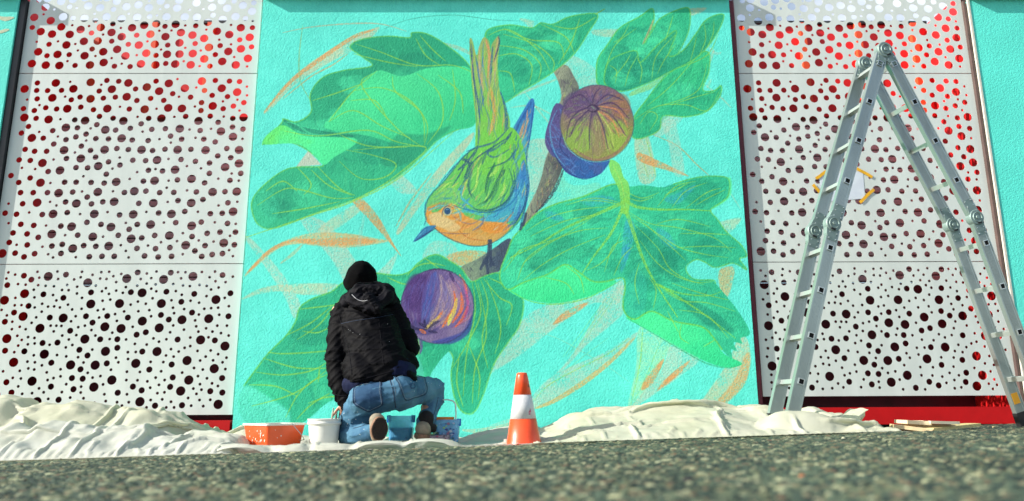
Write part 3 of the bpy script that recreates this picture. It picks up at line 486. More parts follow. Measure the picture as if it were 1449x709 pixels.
    for v, cc, w_ in (([(662, 216), (654, 240), (640, 262)], (40, 90, 120), 2.6), ([(722, 192), (700, 206), (676, 222), (660, 240)], (40, 84, 130), 2.4), ([(728, 214), (716, 228), (690, 238)], (44, 100, 120), 2.6), ([(712, 236), (702, 258), (694, 276), (684, 288)], (42, 110, 90), 4), ([(700, 230), (690, 250), (686, 272)], (40, 100, 90), 3.2), ([(726, 240), (728, 262), (716, 284), (696, 296), (674, 296), (664, 288)], (36, 96, 120), 2.8), ([(722, 252), (716, 272), (700, 286)], (60, 140, 110), 2.2), ([(654, 226), (664, 232), (656, 252)], (40, 80, 120), 4), ([(668, 240), (662, 262), (668, 280)], (46, 96, 110), 3), ([(640, 290), (660, 296), (690, 300), (716, 292), (734, 272), (742, 244)], (40, 120, 170), 2.6), ([(604, 292), (616, 284), (634, 280), (650, 288)], (40, 110, 170), 2.6), ([(668, 292), (652, 278), (656, 262)], (70, 180, 220), 4), ([(616, 328), (640, 330), (664, 330)], (150, 120, 110), 2), ([(684, 304), (682, 316), (668, 326)], (110, 120, 150), 3), ([(746, 260), (742, 290), (726, 320)], (30, 70, 130), 2.6)):
        s(v, cc, w_, .85)
    f([(585, 342), (593, 330), (602, 321), (617, 319), (611, 326), (600, 335)], (56, 130, 180), 1); s([(587, 341), (602, 331), (617, 322)], (40, 66, 110), 2.4, .9); s([(590, 336), (602, 324)], (120, 200, 220), 1.6, .6)
    f([(603, 292), (606, 284), (616, 274), (630, 266), (648, 268), (652, 284), (640, 288), (624, 286), (610, 292)], (126, 206, 110), .75, soft=2); c.hatch([(604, 290), (616, 274), (636, 264), (650, 270), (648, 284), (624, 284)], (60, 150, 170), 14, 9, 2.6, 1.6, .6, 61, .3)
    f([(608, 304), (620, 300), (628, 306), (640, 312), (652, 322), (640, 328), (620, 320), (610, 314)], (226, 206, 150), .7, soft=3); s([(606, 298), (618, 292), (628, 290)], (96, 200, 214), 2.4, .8); s([(642, 292), (650, 300), (652, 312)], (84, 186, 206), 3, .7)
    f(ell(633, 299, 6.5, 6.5), (176, 206, 180), .7, soft=1.5); f(ell(633, 298.5, 4.4, 4.8), (44, 84, 124), 1); s([(631, 296), (634, 296)], (130, 190, 220), 2, .9); s([(625, 306), (627, 296), (633, 291), (641, 294)], (60, 80, 120), 1.6, .8)
    s(body[:7]+[(603, 310), (600, 318)], (40, 110, 140), 2.2, .75, 0); s(body[8:17], (40, 90, 120), 1.8, .6, 0)
    for v in ([(692, 340), (690, 362), (686, 372)], [(694, 340), (694, 360), (694, 376)], [(686, 366), (680, 380)], [(688, 364), (690, 386)], [(691, 362), (698, 374)], [(740, 318), (744, 302)], [(739, 316), (736, 324)]): s(v, (54, 70, 96), 4, .9, 0, dry=.2)
    c.a += (c.chalk*.022)[..., None]
    return c.image('mural_paint', .95)

def stucco_mat(name, im=None, rect=None, col=None):
    m = bpy.data.materials.new(name); m.use_nodes = True; n = m.node_tree; P = n.nodes['Principled BSDF']; P.inputs['Roughness'].default_value = .8; P.inputs['Specular IOR Level'].default_value = .25
    t = n.nodes.new('ShaderNodeTexCoord'); sp = n.nodes.new('ShaderNodeSeparateXYZ'); n.links.new(t.outputs['Object'], sp.inputs[0])
    if im is not None:
        x0, x1, z0, z1 = rect; cb = n.nodes.new('ShaderNodeCombineXYZ')
        for k, (a, b) in enumerate(((x0, x1), (z0, z1))):
            r = n.nodes.new('ShaderNodeMapRange'); r.clamp = False; r.inputs[1].default_value = a; r.inputs[2].default_value = b
            n.links.new(sp.outputs[0 if k == 0 else 2], r.inputs[0]); n.links.new(r.outputs[0], cb.inputs[k])
        ti = n.nodes.new('ShaderNodeTexImage'); ti.image = im; ti.extension = 'EXTEND'; n.links.new(cb.outputs[0], ti.inputs[0]); src = ti.outputs[0]
    else:
        rgb = n.nodes.new('ShaderNodeRGB'); rgb.outputs[0].default_value = tuple(col)+(1,); src = rgb.outputs[0]
    v = n.nodes.new('ShaderNodeTexNoise'); v.inputs['Scale'].default_value = 2.2; v.inputs['Detail'].default_value = 8; n.links.new(t.outputs['Object'], v.inputs[0])
    r = n.nodes.new('ShaderNodeMapRange'); r.inputs[1].default_value = .3; r.inputs[2].default_value = .7; r.inputs[3].default_value = .90; r.inputs[4].default_value = 1.06; n.links.new(v.outputs[0], r.inputs[0])
    mm = n.nodes.new('ShaderNodeMix'); mm.data_type = 'RGBA'; mm.blend_type = 'MULTIPLY'; mm.inputs[0].default_value = 1; n.links.new(src, mm.inputs[6]); n.links.new(r.outputs[0], mm.inputs[7]); n.links.new(mm.outputs[2], P.inputs['Base Color'])
    a = n.nodes.new('ShaderNodeTexNoise'); a.inputs['Scale'].default_value = 85; a.inputs['Detail'].default_value = 3; a.inputs['Roughness'].default_value = .55; n.links.new(t.outputs['Object'], a.inputs[0])
    b = n.nodes.new('ShaderNodeBump'); b.inputs['Strength'].default_value = .85; b.inputs['Distance'].default_value = .0048; n.links.new(a.outputs[0], b.inputs['Height']); n.links.new(b.outputs[0], P.inputs['Normal'])
    return m

# ------------------------------------------------------------------ building
TOPZ = 3.50; DEEP = 6.10
XML, XMR = -1.972, 1.868                      # the mural wall's edges
XLR, XRL = -3.965, 3.868                      # left wall's right edge, right wall's left edge
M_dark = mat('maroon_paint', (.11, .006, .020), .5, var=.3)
M_redw = mat('red_wall_paint', (.80, .016, .018), .45, var=.18, vscale=4, bump=.15, bscale=40)
M_orange = mat('orange_red_sun_tint', (.85, .10, .03), .45, var=.15, vscale=4)
M_beam = mat('red_beam_paint', (.52, .004, .006), .55, spec=.25, var=.12, vscale=6, bump=.1, bscale=30)
M_black = mat('black_metal', (.012, .013, .016), .4, var=.3)
M_cap = mat('dark_roof_cap', (.02, .024, .026), .5, var=.3)
M_trim = mat('cream_corner_bead', (.62, .60, .52), .5, var=.15, vscale=20)
M_brown = mat('brown_channel', (.10, .062, .055), .5, var=.3)
M_panel = mat('white_powder_coated_metal', (.63, .69, .66), .38, spec=.4, var=.075, vscale=5, stretch=(1.6, 1, .35), bump=.05, bscale=8, bdist=.01)
def subbox(name, lo, hi, m, parent=None, bevel=0):
    return bmobj(name, box(bmesh.new(), lo, hi), m, parent, bevel=bevel)
AQ = tuple(v*.93 for v in lin(AQUA))
def wall(name, x0, x1, m, label):
    t = empty(name, ((x0+x1)/2, 5.75, float(ground((x0+x1)/2, 5.5))), label, 'wall')
    subbox('wall_face', (x0, 5.5, -.45), (x1, 6.5, TOPZ), m, t)
    c = subbox('roof_cap', (x0-.004, 5.44, TOPZ), (x1+.004, 6.52, TOPZ+.10), M_cap, t, .006)
    return t
mural_im = paint_mural()
wm = wall('mural_wall', XML, XMR, stucco_mat('painted_mural', mural_im, (-2.06, 1.98, -.2, 3.62)), 'turquoise stuccoed wall painted with a bird, green leaves and purple figs')
lw = wall('turquoise_wall', -7.6, XLR, stucco_mat('turquoise_stucco', col=AQ), 'turquoise stuccoed wall at the far left edge, beside black channel')
rw = wall('turquoise_wall', XRL+.004, 7.6, stucco_mat('turquoise_stucco_right', col=AQ), 'plain turquoise stuccoed wall right of the ladder, with cream corner bead')
subbox('corner_bead', (XRL-.014, 5.494, -.45), (XRL+.002, 5.51, TOPZ-.001), M_trim, rw, .003)
# a faint tan streak of paint on the left wall
def streak(pts, w, y, m, name, parent):
    bm = bmesh.new(); L = [(at(a, b, y)) for a, b in pts]; vs = []
    for i, p in enumerate(L):
        ww = w*math.sin(math.pi*(i+.4)/(len(L)-.2)); vs.append((bm.verts.new((p.x, y-.0015, p.z+ww)), bm.verts.new((p.x, y-.0015, p.z-ww))))
    for a, b in zip(vs, vs[1:]): bm.faces.new((a[0], b[0], b[1], a[1]))
    return bmobj(name, bm, m, parent)
M_streak = mat('tan_wall_paint', (.50, .58, .40), .8, var=.2, vscale=30, bump=.5, bscale=75)
streak([(-6, 22), (2, 26), (8, 27), (14, 26), (20, 25)], .02, 5.5, M_streak, 'paint_stroke', lw)
streak([(-6, 46), (2, 45), (8, 43), (13, 42)], .016, 5.5, M_streak, 'paint_stroke', lw)

def facade(x0, x1, which):
    t = empty('red_facade', ((x0+x1)/2, DEEP, float(ground((x0+x1)/2, 5.8))), 'recessed red building front behind the %s perforated panels, with window and base beam' % which, 'building front', 'red fronts behind the panels')
    zt, w1, w2 = at(700, 35, DEEP).z, at(700, 165, DEEP).z, at(700, 402, DEEP).z
    subbox('lintel', (x0+.012, DEEP, w1), (x1-.012, DEEP+.2, zt), M_redw, t); subbox('lintel_cap', (x0+.012, DEEP-.03, zt), (x1-.012, DEEP+.22, zt+.025), M_cap, t)
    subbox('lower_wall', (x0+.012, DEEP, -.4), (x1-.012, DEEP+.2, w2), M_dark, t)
    g = random.Random(5)
    for k in range(4):                         # vertical fins, their orange-red colour put in for spots of sunlight
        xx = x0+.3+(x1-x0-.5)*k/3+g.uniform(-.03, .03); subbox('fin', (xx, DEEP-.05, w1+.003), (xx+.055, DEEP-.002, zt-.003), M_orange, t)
    for s_, xx in ((0, x0), (1, x1)):          # red returns
        subbox('side_return', (xx+(.002 if s_ == 0 else -.012), 5.585, -.4), (xx+(.012 if s_ == 0 else -.002), DEEP+.2, zt-.004), M_redw, t)
    win = subbox('window', (x0+.06, DEEP+.07, w2+.02), (x1-.06, DEEP+.1, w1-.02), M_black, t)
    base = None; n = 26; pit = (w1-w2-.04)/n
    for k in range(n):
        if base is None:
            bm = bmesh.new(); box(bm, (-(x1-x0)/2+.07, -.012, 0), ((x1-x0)/2-.07, .012, pit-.009)); bmesh.ops.bevel(bm, geom=bm.edges[:], offset=.006, segments=1, affect='EDGES')
            me = bpy.data.meshes.new('blind_slat'); bm.to_mesh(me); bm.free(); me.materials.append(M_slat); base = me
        o = bpy.data.objects.new('blind_slat', base); COL.objects.link(o); o.parent = win; o.location = ((x0+x1)/2, DEEP+.04, w2+.02+k*pit)
        o.matrix_parent_inverse = parent_world(win).inverted()
    # base beam along the foot
    cx = (x0+x1)/2; zb = .19 if which == 'right' else .075
    if which == 'right': z0_, z1_ = .065, .188
    else: z0_, z1_ = -.06, .118
    subbox('base_beam', (x0+.02, 5.50, z0_), (x1-.02, 5.62, z1_), M_beam, t, .006)
    subbox('gap_shade_block', (x0+.02, 5.66, -.4), (x1-.02, 5.84, z0_-.004), M_black, t)  # black block coloured as the shade in the gap below the beam
    return t
M_slat = mat('mauve_blind_slat', (.72, .60, .63), .5, var=.12, vscale=5)
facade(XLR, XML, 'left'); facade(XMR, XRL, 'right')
# metal channels between walls and panels
def channel(x0, x1, m, label):
    t = bmobj('edge_channel', box(bmesh.new(), (x0, 5.515, .0), (x1, 5.575, 3.498)), m); setmeta(t, label, 'metal channel'); return t
channel(XLR+.002, XLR+.052, M_black, 'black metal channel at the left panels, beside the leftmost wall')
channel(XMR+.003, XMR+.038, M_dark, 'dark maroon metal channel between the mural wall and the right panels')
channel(XRL-.036, XRL-.016, M_brown, 'brown metal channel between the right panels and the rightmost wall')

# ------------------------------------------------------------------ perforated panels (hole centres read off the photograph)
def tile(ox, oy, sc, B, M, S): return [[((x/sc)+ox, (y/sc)+oy) for x, y in L] for L in (B, M, S)]
T = []
T.append(tile(20, 0, 6.444, [(160,65),(285,65),(428,12),(675,52),(783,70),(935,10),(1023,60),(183,158),(333,188),(446,152),(640,167),(842,153),(979,170),(430,245),(242,288),(345,311),(148,345),(507,314),(606,269),(790,250),(888,296),(1075,253),(980,335),(636,377),(762,374),(476,410),(94,470),(219,472),(395,496),(642,508),(812,472),(939,450),(1015,510),(161,580),(288,594),(412,597),(691,593),(816,570)],
 [(505,60),(227,0),(572,5),(905,85),(536,165),(740,185),(165,250),(318,404),(705,301),(900,218),(890,376),(299,508),(502,498),(711,447),(62,606),(555,597),(914,604),(1041,404),(1057,607)],
 [(268,130),(366,85),(570,72),(855,28),(733,125),(1044,125),(120,215),(206,381),(400,377),(558,401),(581,460),(683,238),(811,315),(973,255),(741,511),(889,530),(981,581),(486,557),(530,230)]))
T.append(tile(190, 0, 6.444, [(38,42),(240,8),(132,70),(390,72),(567,25),(710,65),(797,5),(847,73),(990,48),(1073,102),(25,157),(293,153),(460,153),(570,157),(805,177),(923,150),(90,230),(200,217),(377,222),(670,203),(147,312),(284,334),(425,297),(530,320),(637,350),(754,285),(866,315),(971,253),(1052,340),(41,411),(187,404),(412,391),(681,432),(857,469),(972,445),(109,485),(298,495),(412,493),(533,488),(638,537),(1036,532),(60,583),(193,592),(373,584),(514,591),(802,560),(925,592)],
 [(297,55),(466,8),(910,10),(1090,25),(139,150),(718,137),(1014,167),(280,240),(560,235),(1077,252),(22,321),(305,411),(555,397),(783,416),(961,363),(1069,427),(198,505),(739,498),(287,579),(690,603)],
 [(235,82),(505,90),(630,82),(207,140),(1080,190),(882,228),(465,232),(228,280),(339,278),(657,270),(120,377),(244,452),(465,436),(606,461),(775,362),(882,404),(911,520),(22,503),(451,558),(596,603),(1028,606)]))
MID = [tile(0, 100, 5.067, [(176,131),(400,88),(526,130),(375,195),(482,273),(650,83),(802,133),(649,202),(769,272),(174,336),(348,350),(228,482),(472,408),(610,358),(884,360),(755,424),(872,485),(100,572),(459,570),(750,567),(579,630),(304,662),(704,684),(430,715),(920,88),(908,187)],
 [(133,81),(268,88),(263,142),(341,143),(441,141),(113,187),(266,202),(511,209),(574,189),(168,272),(246,286),(328,266),(406,275),(579,261),(96,345),(259,342),(204,400),(153,447),(378,430),(536,353),(555,410),(617,455),(544,475),(473,495),(310,484),(90,503),(385,526),(180,564),(248,578),(334,578),(137,640),(51,656),(217,644),(476,630),(583,541),(649,572),(685,620),(778,489),(687,487),(713,328),(811,341),(694,387),(829,426),(838,558),(778,654),(860,677),(766,70),(851,76),(711,146),(741,197),(827,190),(670,280),(545,695),(628,697)],
 [(503,80),(726,101),(194,207),(467,186),(283,247),(107,258),(433,348),(95,408),(281,439),(415,472),(650,414),(618,501),(537,587),(384,637),(157,697),(252,705),(860,259),(858,623),(806,702),(348,707)]),
 tile(180, 100, 5.067, [(10,88),(140,118),(298,91),(413,126),(229,147),(535,75),(678,126),(788,154),(125,277),(294,267),(392,271),(613,253),(245,342),(511,360),(834,335),(377,416),(672,435),(758,474),(103,567),(361,567),(562,570),(214,641),(802,568),(801,665),(702,692),(343,710),(0,187)],
 [(207,75),(60,131),(326,165),(69,214),(168,199),(262,213),(15,275),(454,190),(632,70),(733,75),(805,78),(554,142),(609,177),(533,229),(529,286),(719,186),(688,273),(761,254),(836,229),(154,342),(419,328),(595,326),(757,342),(100,381),(652,370),(22,413),(176,421),(274,416),(523,429),(755,404),(830,419),(311,469),(36,497),(150,501),(390,491),(549,491),(631,511),(8,566),(182,573),(271,563),(457,564),(714,558),(649,611),(742,624),(40,642),(132,645),(386,637),(489,650),(590,662)],
 [(360,60),(495,121),(371,187),(210,273),(485,257),(858,114),(859,177),(790,208),(686,220),(805,286),(74,331),(338,331),(692,329),(110,437),(231,491),(447,422),(601,417),(490,481),(313,516),(826,489),(296,633),(428,684),(529,700),(203,705)]),
 tile(0, 240, 5.067, [(426,18),(290,94),(58,168),(420,168),(266,237),(547,243),(380,318),(676,318),(701,161),(833,88),(818,230),(513,409),(371,462),(795,412),(665,482),(521,566),(779,548),(15,601)],
 [(345,14),(78,43),(216,60),(134,92),(18,96),(463,90),(546,90),(653,92),(747,97),(762,33),(147,165),(238,165),(340,165),(521,161),(625,197),(892,164),(162,245),(8,234),(470,232),(656,246),(737,231),(118,320),(36,312),(303,322),(482,308),(857,325),(149,392),(242,400),(436,405),(623,378),(724,393),(93,454),(194,461),(274,486),(557,470),(848,471),(66,522),(195,540),(372,548),(446,536),(600,545),(687,550),(108,599),(172,626),(248,603),(437,601),(640,625),(731,622),(819,622),(-20,430),(-45,350),(-70,290)],
 [(18,27),(361,96),(598,48),(588,157),(810,155),(61,244),(359,231),(404,257),(209,307),(574,319),(771,304),(61,384),(330,401),(467,470),(739,481),(119,539),(304,553),(345,607),(380,630),(543,628),(866,542),(902,382),(902,583),(-10,180),(-35,500),(-40,640)]),
 tile(180, 240, 5.067, [(196,80),(461,67),(51,155),(612,161),(785,158),(187,240),(459,239),(43,321),(317,318),(759,301),(168,394),(462,403),(28,496),(302,473),(692,526),(419,542)],
 [(152,5),(253,10),(589,27),(814,27),(116,83),(360,74),(555,95),(737,77),(134,154),(233,165),(334,163),(496,160),(701,158),(83,242),(364,222),(543,215),(722,238),(225,311),(413,300),(596,316),(681,313),(72,393),(348,380),(531,376),(719,386),(14,428),(104,490),(197,472),(465,480),(573,457),(665,448),(776,448),(70,565),(203,567),(306,559),(558,545),(768,539),(485,583),(124,619),(222,627),(318,622),(534,623),(609,609),(683,602)],
 [(71,18),(18,67),(297,79),(653,65),(749,28),(800,79),(283,130),(429,149),(290,232),(655,257),(789,231),(137,303),(507,302),(263,380),(628,378),(778,389),(399,456),(357,513),(242,521),(513,508),(619,516),(737,475),(731,577),(149,545),(398,607),(758,620),(10,630)])]
LOW = [tile(0, 370, 3.224, [(220,68),(400,97),(112,147),(20,177),(105,251),(414,194),(288,258),(182,305),(478,298),(31,352),(387,354),(202,423),(481,410),(62,460),(322,472),(434,473),(146,546),(510,541),(428,573),(168,640),(-48,520),(-20,610)],
 [(109,65),(143,83),(301,60),(33,108),(198,150),(289,166),(415,141),(130,203),(64,233),(227,256),(392,250),(22,275),(320,316),(422,279),(489,249),(262,370),(194,372),(457,355),(362,403),(23,407),(111,410),(399,429),(234,462),(367,492),(487,465),(29,551),(328,532),(377,535),(52,598),(232,571),(335,583),(267,631),(352,645),(535,355),(535,394),(537,599),(-22,380),(-30,455)],
 [(38,50),(69,60),(29,78),(171,47),(179,74),(262,46),(265,80),(374,47),(368,72),(422,61),(338,82),(462,49),(498,47),(457,78),(486,80),(517,67),(530,94),(82,103),(117,106),(174,108),(208,111),(246,113),(306,107),(352,115),(283,130),(313,131),(154,129),(242,153),(157,164),(70,166),(351,146),(374,166),(437,110),(465,136),(483,122),(497,148),(530,133),(468,179),(503,174),(257,178),(98,199),(67,200),(158,210),(192,193),(219,206),(247,205),(273,210),(310,197),(7,221),(190,229),(329,219),(372,216),(31,246),(345,250),(324,273),(144,280),(56,275),(446,223),(473,218),(14,299),(54,309),(90,298),(117,309),(165,255),(231,293),(257,293),(245,319),(280,294),(357,300),(387,293),(348,336),(452,256),(525,240),(533,271),(512,325),(79,339),(128,345),(99,358),(157,349),(127,378),(83,384),(158,374),(226,380),(314,356),(284,338),(330,381),(417,313),(435,338),(500,354),(65,414),(154,428),(260,427),(300,392),(421,402),(302,433),(356,437),(529,439),(125,457),(159,460),(191,474),(14,501),(90,499),(129,488),(156,493),(213,506),(276,492),(381,461),(400,508),(422,530),(506,494),(540,460),(458,523),(58,531),(95,534),(217,541),(244,532),(276,524),(302,560),(178,579),(83,570),(146,601),(101,604),(199,597),(220,627),(282,596),(370,571),(368,598),(470,561),(476,606),(381,624),(482,637),(320,621),(430,645),(69,635),(107,655),(73,665),(534,642),(396,668),(484,667),(302,657),(-15,330),(-8,420),(-40,490),(-12,560),(-38,650),(-30,560),(-55,600),(-8,650),(-52,400)]),
 tile(170, 370, 3.224, [(30,78),(198,82),(332,68),(100,143),(437,174),(188,192),(-3,192),(404,261),(282,266),(101,272),(178,303),(367,358),(4,306),(478,386),(168,411),(305,452),(71,465),(429,489),(313,541),(276,591),(90,640),(447,652)],
 [(80,50),(231,51),(467,62),(49,140),(211,138),(338,148),(503,145),(279,184),(328,233),(186,244),(222,265),(35,256),(494,250),(117,323),(75,334),(262,356),(432,360),(101,411),(235,470),(133,493),(240,529),(465,532),(58,571),(98,588),(228,572),(411,592),(466,598),(159,658),(282,656)],
 [(5,57),(122,55),(166,46),(94,80),(142,76),(121,101),(264,49),(298,49),(278,77),(373,48),(408,72),(433,46),(514,69),(435,90),(481,94),(26,117),(78,110),(142,124),(162,105),(242,103),(287,109),(318,112),(362,107),(395,111),(165,136),(254,135),(281,152),(148,168),(415,128),(449,119),(477,166),(394,158),(234,177),(321,179),(360,188),(12,143),(48,197),(81,183),(117,193),(83,227),(133,222),(18,228),(141,250),(241,211),(292,217),(246,236),(384,216),(415,213),(447,211),(496,204),(359,242),(342,269),(452,243),(242,292),(228,323),(291,311),(347,296),(392,305),(443,293),(487,293),(57,298),(357,320),(421,320),(460,327),(27,356),(152,351),(177,366),(211,355),(320,347),(403,346),(495,338),(67,376),(121,379),(35,414),(71,413),(232,400),(320,386),(267,411),(294,394),(353,408),(209,429),(244,434),(413,406),(447,423),(485,439),(36,445),(390,434),(197,459),(139,458),(365,452),(424,451),(467,460),(337,486),(377,493),(480,491),(31,503),(90,504),(187,501),(283,507),(162,530),(203,541),(28,541),(79,542),(124,547),(355,523),(396,533),(177,563),(446,568),(137,576),(364,560),(419,556),(170,601),(202,597),(334,580),(371,585),(348,604),(31,606),(310,623),(362,632),(411,631),(192,629),(139,632),(39,642),(8,658),(120,666),(210,666),(246,666),(232,640),(324,658),(379,660)])]
PY = 5.545; RAD = (.0348, .0232, .0112)
PX0, PX1 = -3.905, -1.999                     # left bay panel; the right bay is the same pattern shifted
SH = 5.83
SEAM1, SEAM2 = 2.856, 1.287
def wallholes(tiles, z0, z1, extra=None):
    H = []
    for ci in range(3):
        for t in tiles:
            for p in t[ci]:
                q = at(p[0], p[1], PY); H.append([q.x-(SH if q.x > 0 else 0), q.z, RAD[ci]])
    if extra: H += extra
    out = []
    for h in sorted(H, key=lambda h: -h[2]):
        if not (PX0+h[2]+.012 < h[0] < PX1-h[2]-.012 and z0+h[2]+.012 < h[1] < z1-h[2]-.012): continue
        if all(math.hypot(h[0]-o[0], h[1]-o[1]) > (h[2]+o[2]+.007 if h[2] < .03 else (h[2]+o[2])*.97+.004) for o in out): out.append(h)
    return out
def perf_sheet(name, z0, z1, holes):
    cu = bpy.data.curves.new(name, 'CURVE'); cu.dimensions = '2D'; cu.fill_mode = 'BOTH'; cu.extrude = .0012
    def poly(pts):
        sp = cu.splines.new('POLY'); sp.points.add(len(pts)-1); sp.use_cyclic_u = True
        for k, (a, b) in enumerate(pts): sp.points[k].co = (a, b, 0, 1)
    poly([(PX0, z0), (PX1, z0), (PX1, z1), (PX0, z1)])
    for x, z, r in holes:
        n = 26 if r > .03 else 20 if r > .02 else 14
        poly([(x+r*math.cos(2*math.pi*k/n), z+r*math.sin(2*math.pi*k/n)) for k in range(n)])
    tmp = bpy.data.objects.new('tmp', cu); COL.objects.link(tmp); dg = bpy.context.evaluated_depsgraph_get(); dg.update()
    me = bpy.data.meshes.new_from_object(tmp.evaluated_get(dg)); bpy.data.objects.remove(tmp)
    bm = bmesh.new(); bm.from_mesh(me)
    for v in bm.verts: v.co = Vector((v.co.x, PY+.0012-v.co.z, v.co.y))
    for lo, hi in (((PX0-.0024, PY, z0), (PX0, PY+.028, z1)), ((PX1, PY, z0), (PX1+.0024, PY+.028, z1)), ((PX0, PY+.003, z1-.0024), (PX1, PY+.016, z1)), ((PX0, PY+.003, z0), (PX1, PY+.028, z0+.0024))):
        box(bm, lo, hi)
    bmesh.ops.recalc_face_normals(bm, faces=bm.faces); bm.to_mesh(me); bm.free(); me.materials.clear(); me.materials.append(M_panel)
    return me
RT = [[(x, y) for x, y in L] for L in tile(1060, 370, 3.224, [(69,106),(105,477),(89,293)], [(103,49),(159,96),(90,200),(127,398),(148,270)], [(53,41),(75,66),(117,88),(85,147),(64,173),(113,146),(128,124),(125,184),(85,242),(113,257),(130,229),(122,325),(77,357),(106,348),(141,354),(86,396),(82,434),(133,443),(102,517),(103,552),(107,583)])]
g = random.Random(11); ex = []
for k in range(60): ex.append([g.uniform(PX0, PX1), g.uniform(3.50, 3.61), g.choice(RAD)])
sheets = [('top', SEAM1+.004, 3.62, T, ex), ('middle', SEAM2+.003, SEAM1-.003, MID, None), ('lowest', .158, SEAM2-.003, LOW, None)]
for nm, z0, z1, tl, e in sheets:
    for k, side in enumerate(('left', 'right')):
        if k == 0 or nm == 'lowest':
            zz = .27 if (k and nm == 'lowest') else z0; hs = wallholes(tl, z0, z1, e)
            if k: hs = wallholes([RT], .27, z1, [h for h in ([x+.09, z+.008, r] for x, z, r in hs) if h[1]-h[2] > zz+.02 and h[0]+h[2] < PX1-.012])
            me = perf_sheet('perforated_panel', zz, z1, hs)
        o = bpy.data.objects.new('perforated_panel', me); COL.objects.link(o); o.location = (SH*k, 0, 0)
        setmeta(o, {'top': 'topmost white perforated metal panel, sky and red wall showing through holes, ', 'middle': 'middle white perforated metal panel over mauve window blinds, ', 'lowest': 'lowest white perforated metal panel over a dark maroon wall, '}[nm] + ('left of the mural' if k == 0 else 'behind the ladder'), 'perforated panel', 'white perforated metal panels')
# ------------------------------------------------------------------ plastic dust sheets
def tarp_mat(name, c1, c2):
    m = mat(name, c1, .5, spec=.3, col2=c2, vscale=3.5, bump=.25, bscale=45, bdist=.006, detail=3)
    n = m.node_tree; P = n.nodes['Principled BSDF']; out = [x for x in n.nodes if x.type == 'OUTPUT_MATERIAL'][0]
    tr = n.nodes.new('ShaderNodeBsdfTranslucent'); tr.inputs[0].default_value = tuple(c1)+(1,); mx = n.nodes.new('ShaderNodeMixShader'); mx.inputs[0].default_value = .36
    n.links.new(P.outputs[0], mx.inputs[1]); n.links.new(tr.outputs[0], mx.inputs[2]); n.links.new(mx.outputs[0], out.inputs[0]); return m
M_tarp = tarp_mat('white_plastic_sheet', (.77, .775, .62), (.68, .685, .50))
M_tarp2 = tarp_mat('thin_white_plastic_sheet', (.77, .785, .70), (.69, .70, .58))
def prof(pts, yd):                             # silhouette of a heap: photograph pixels -> (x, height above ground)
    xs, hs = [], []
    for p in pts:
        q = at(p[0], p[1], yd); xs.append(q.x); hs.append(q.z-float(ground(q.x, yd)))
    return np.array(xs), np.array(hs)
